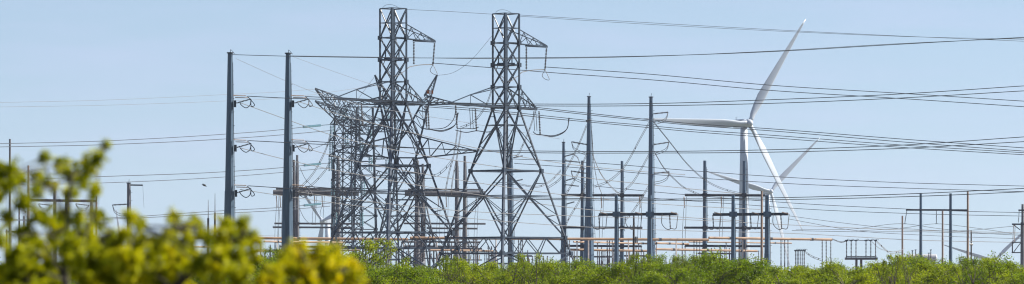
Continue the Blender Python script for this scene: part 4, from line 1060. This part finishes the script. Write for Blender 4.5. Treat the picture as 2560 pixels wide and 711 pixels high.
# foreground, out-of-focus mesquite branches (close to the camera)
NEAR = {
 0: dict(base=(-2.05, 15.2), lab='tallest near mesquite tree, yellow green leaves out of focus at the left edge',
  cl=[(15, 440, 52), (-10, 475, 42), (45, 455, 32), (110, 395, 15), (96, 445, 24), (150, 415, 32), (182, 435, 38), (222, 415, 36), (245, 398, 20), (264, 366, 7), (208, 455, 25), (128, 462, 18),
      (236, 482, 28), (175, 488, 26), (60, 508, 32), (98, 540, 36), (135, 575, 48), (70, 592, 42), (162, 540, 32), (196, 552, 28), (238, 552, 38), (205, 600, 55), (110, 625, 55),
      (30, 655, 52), (150, 675, 55), (250, 640, 52), (-5, 600, 30), (60, 700, 55), (225, 700, 50), (20, 545, 22), (90, 480, 20), (80, 655, 50), (200, 655, 50), (5, 700, 50), (110, 705, 55), (180, 625, 45), (285, 655, 45), (270, 600, 35)],
  limb=[[(165, 760), (163, 690), (160, 620), (168, 540), (175, 480), (182, 425)], [(163, 700), (110, 620), (70, 560), (45, 500), (20, 440)], [(163, 660), (210, 590), (238, 520), (245, 440), (262, 368)], [(168, 540), (130, 470), (110, 398)], [(163, 640), (225, 600), (280, 580)]]),
 1: dict(base=(-1.45, 14.6), lab='near out-of-focus mesquite with a thick pale diagonal branch left of the near monopoles',
  cl=[(300, 605, 42), (345, 562, 26), (350, 605, 32), (322, 545, 20), (300, 690, 55), (372, 650, 42), (402, 605, 24), (442, 575, 40), (456, 605, 36), (484, 562, 26), (502, 592, 26), (432, 655, 50),
      (502, 665, 36), (400, 700, 50), (438, 548, 24), (562, 590, 34), (545, 622, 38), (604, 590, 40), (632, 602, 30), (588, 640, 24), (350, 690, 45), (560, 560, 18), (600, 560, 20), (320, 650, 45), (410, 630, 35), (460, 700, 45), (545, 690, 40), (540, 655, 35), (620, 640, 35), (600, 695, 40), (380, 610, 22), (470, 625, 35)],
  limb=[[(420, 780), (450, 705), (500, 665), (550, 630), (610, 585)], [(450, 705), (440, 640), (440, 570)], [(440, 730), (370, 660), (345, 565)], [(500, 665), (510, 620), (490, 565)], [(390, 700), (330, 640), (300, 600)]]),
 2: dict(base=(-.75, 15.0), lab='near out-of-focus mesquite branch tips rightmost of the blurred leaves, below the second near monopole',
  cl=[(700, 690, 42), (742, 622, 26), (762, 652, 44), (802, 632, 34), (822, 672, 42), (862, 685, 38), (895, 700, 26), (782, 700, 50), (672, 702, 36), (735, 660, 34), (715, 640, 16), (840, 640, 22), (750, 690, 42)],
  limb=[[(760, 790), (765, 720), (765, 660), (745, 620)], [(765, 720), (820, 670), (870, 685)], [(765, 720), (710, 690), (670, 700)], [(765, 690), (800, 640), (806, 625)]]),
}
for k, dct in NEAR.items():
    rnd = random.Random(100 + k); bx, bd = dct['base']
    T = thing('mesquite_tree', (bx, bd, 0), dct['lab'], 'tree', 'near out-of-focus mesquites')
    mb = MB(); lims = []
    for i, L in enumerate(dct['limb']):
        pts = [P(x, y, bd + .25 * math.sin(i * 2.1) * (j / len(L))) for j, (x, y) in enumerate(L)]
        r0, r1 = (.022, .004) if i == 0 else (.006, .002)
        if k == 1 and i == 0: r0, r1 = .024, .010
        if i == 0: pts = [V((bx, bd, 0)), V((bx + (pts[0].x - bx) * .4, bd, 1.5))] + pts; 
        sp = spline(pts, 5)
        mb.tube(sp, [r0 + (r1 - r0) * q / (len(sp) - 1) if i or q > 10 else .09 + (r0 - .09) * q / 10 for q in range(len(sp))], 7)
        lims += sp[8:] if i == 0 else sp
    lv = []; lf = []
    for (x, y, r) in dct['cl']:
        if y < 640: r *= .78 if y < 560 else .8
        D = bd + rnd.uniform(-.7, .7); s = D / F; c = P(x, y, D); rr = r * s
        e = min(lims, key=lambda q: (q - c).length)
        mb.tube(spline([e, e.lerp(c, .5) + V((0, 0, rr * .3)), c], 3), [.004, .004, .0035, .003, .003, .0025, .002], 4)
        ns = 5 + int(r / 3)
        for u in range(ns):
            du = V((rnd.gauss(0, 1), rnd.gauss(0, 1), rnd.gauss(0, 1))).normalized() * (rnd.random() ** .6) * rr * .95
            r2 = rr * rnd.uniform(.15, .33); c2 = c + du
            mb.tube([c, c2], [.0014, .001], 3)
            n = int(16 + 210 * (r2 * F / D / 20) ** 2)
            for q in range(n):
                dv = V((rnd.gauss(0, 1), rnd.gauss(0, 1.3), rnd.gauss(0, 1))).normalized() * (rnd.random() ** .5) * r2
                leaf(lv, lf, c2 + dv, rnd.uniform(.016, .030), rnd.uniform(.007, .013), rnd)
        for t in range(7):   # trailing sprays
            dv = V((rnd.gauss(0, 1), rnd.gauss(0, 1), rnd.gauss(.3, 1))).normalized() * rr * rnd.uniform(1.0, 1.45)
            mb.tube([c, c + dv], [.0014, .0008], 3)
            for q in range(16): leaf(lv, lf, c + dv * rnd.uniform(.6, 1) + V((rnd.gauss(0, .008), rnd.gauss(0, .008), rnd.gauss(0, .008))), .022, .009, rnd)
    mb.build('trunk', M['barkpale'], T)
    cm = MB(); cm.v = lv; cm.f = lf; cm.build('crown', M['leafnear'], T)

# ------------------------------------------------------------------ air
HAZE = True
if HAZE:
    mb = MB(); mb.box((0, 2900, 48), 9000, 6400, 210)
    hm = bpy.data.materials.new('thin air haze'); hm.use_nodes = True; nt = hm.node_tree
    for n in list(nt.nodes): nt.nodes.remove(n)
    out = nt.nodes.new('ShaderNodeOutputMaterial'); pv = nt.nodes.new('ShaderNodeVolumePrincipled')
    pv.inputs['Color'].default_value = (.84, .87, 1, 1); pv.inputs['Density'].default_value = .000045; pv.inputs['Anisotropy'].default_value = .2
    nt.links.new(pv.outputs[0], out.inputs['Volume'])
    o = mb.build('haze', hm); tag(o, 'thin pale haze in the air over the plain', 'haze', kind='stuff')

# ------------------------------------------------------------------ light, sky, camera
SUN_AZ, SUN_EL = 80.0, 40.0        # azimuth from the view direction towards the right
w = bpy.data.worlds.new('World'); scene.world = w; w.use_nodes = True
nt = w.node_tree; bg = nt.nodes['Background']
sky = nt.nodes.new('ShaderNodeTexSky'); sky.sky_type = 'NISHITA'; sky.sun_disc = False
sky.sun_elevation = R(SUN_EL); sky.sun_rotation = R(SUN_AZ)
sky.altitude = 0; sky.air_density = .64; sky.dust_density = .15; sky.ozone_density = 1.0
tc = nt.nodes.new('ShaderNodeTexCoord'); mp = nt.nodes.new('ShaderNodeMapping')
mp.inputs['Location'].default_value = (0, 0, .045); mp.inputs['Scale'].default_value = (1, 1, .5)
nt.links.new(tc.outputs['Generated'], mp.inputs['Vector']); 
sx = nt.nodes.new('ShaderNodeSeparateXYZ'); sy_ = nt.nodes.new('ShaderNodeSeparateXYZ'); mx = nt.nodes.new('ShaderNodeMath'); mx.operation = 'MAXIMUM'; cb = nt.nodes.new('ShaderNodeCombineXYZ')
nt.links.new(mp.outputs[0], sx.inputs[0]); nt.links.new(tc.outputs['Generated'], sy_.inputs[0])
nt.links.new(sx.outputs[2], mx.inputs[0]); nt.links.new(sy_.outputs[2], mx.inputs[1])
nt.links.new(sx.outputs[0], cb.inputs[0]); nt.links.new(sx.outputs[1], cb.inputs[1]); nt.links.new(mx.outputs[0], cb.inputs[2]); nt.links.new(cb.outputs[0], sky.inputs[0])
cn = nt.nodes.new('ShaderNodeTexNoise'); cm_ = nt.nodes.new('ShaderNodeMapping'); cm_.inputs['Scale'].default_value = (14, 14, 110); cn.inputs['Scale'].default_value = 1.0; cn.inputs['Detail'].default_value = 5; cn.inputs['Roughness'].default_value = .55
ct = nt.nodes.new('ShaderNodeTexCoord'); nt.links.new(ct.outputs['Generated'], cm_.inputs['Vector']); nt.links.new(cm_.outputs[0], cn.inputs['Vector'])
cr = nt.nodes.new('ShaderNodeMapRange'); cr.inputs[1].default_value = .45; cr.inputs[2].default_value = .8; cr.inputs[3].default_value = .08; cr.inputs[4].default_value = .34
nt.links.new(cn.outputs['Fac'], cr.inputs[0]); cx_ = nt.nodes.new('ShaderNodeMixRGB'); nt.links.new(cr.outputs[0], cx_.inputs[0])
nt.links.new(sky.outputs[0], cx_.inputs[1]); cx_.inputs[2].default_value = (5.3, 5.6, 8.0, 1)
nt.links.new(cx_.outputs[0], bg.inputs['Color']); bg.inputs['Strength'].default_value = .068
sl = bpy.data.lights.new('sun', 'SUN'); sl.energy = 5.0; sl.angle = R(.53); sl.color = (1, .95, .87)
so = bpy.data.objects.new('sun', sl); COL.objects.link(so)
dirv = V((math.sin(R(SUN_AZ)) * math.cos(R(SUN_EL)), math.cos(R(SUN_AZ)) * math.cos(R(SUN_EL)), math.sin(R(SUN_EL))))
so.rotation_euler = dirv.to_track_quat('Z', 'Y').to_euler(); so.location = (60, 100, 120)

cd = bpy.data.cameras.new('camera'); co = bpy.data.objects.new('camera', cd); COL.objects.link(co)
co.location = (0, 0, CAMZ); co.rotation_euler = (R(90), 0, 0)
cd.sensor_fit = 'HORIZONTAL'; cd.sensor_width = 36; cd.lens = 36 * F / 2560
cd.shift_y = (HY - 355.5) / 2560; cd.clip_start = .5; cd.clip_end = 30000
cd.dof.use_dof = True; cd.dof.focus_distance = 480; cd.dof.aperture_fstop = cd.lens / 1000 / .027
scene.camera = co

scene.view_settings.view_transform = 'Standard'; scene.view_settings.look = 'None'
scene.view_settings.exposure = 0.9; scene.view_settings.gamma = 1
scene.render.engine = 'CYCLES'; scene.cycles.max_bounces = 6; scene.cycles.pixel_filter_type = 'BLACKMAN_HARRIS'; scene.cycles.filter_width = 1.15; scene.cycles.volume_bounces = 0
scene.cycles.use_denoising = True; scene.cycles.denoiser = 'OPENIMAGEDENOISE'; scene.cycles.denoising_prefilter = 'ACCURATE'; scene.cycles.denoising_input_passes = 'RGB_ALBEDO_NORMAL'
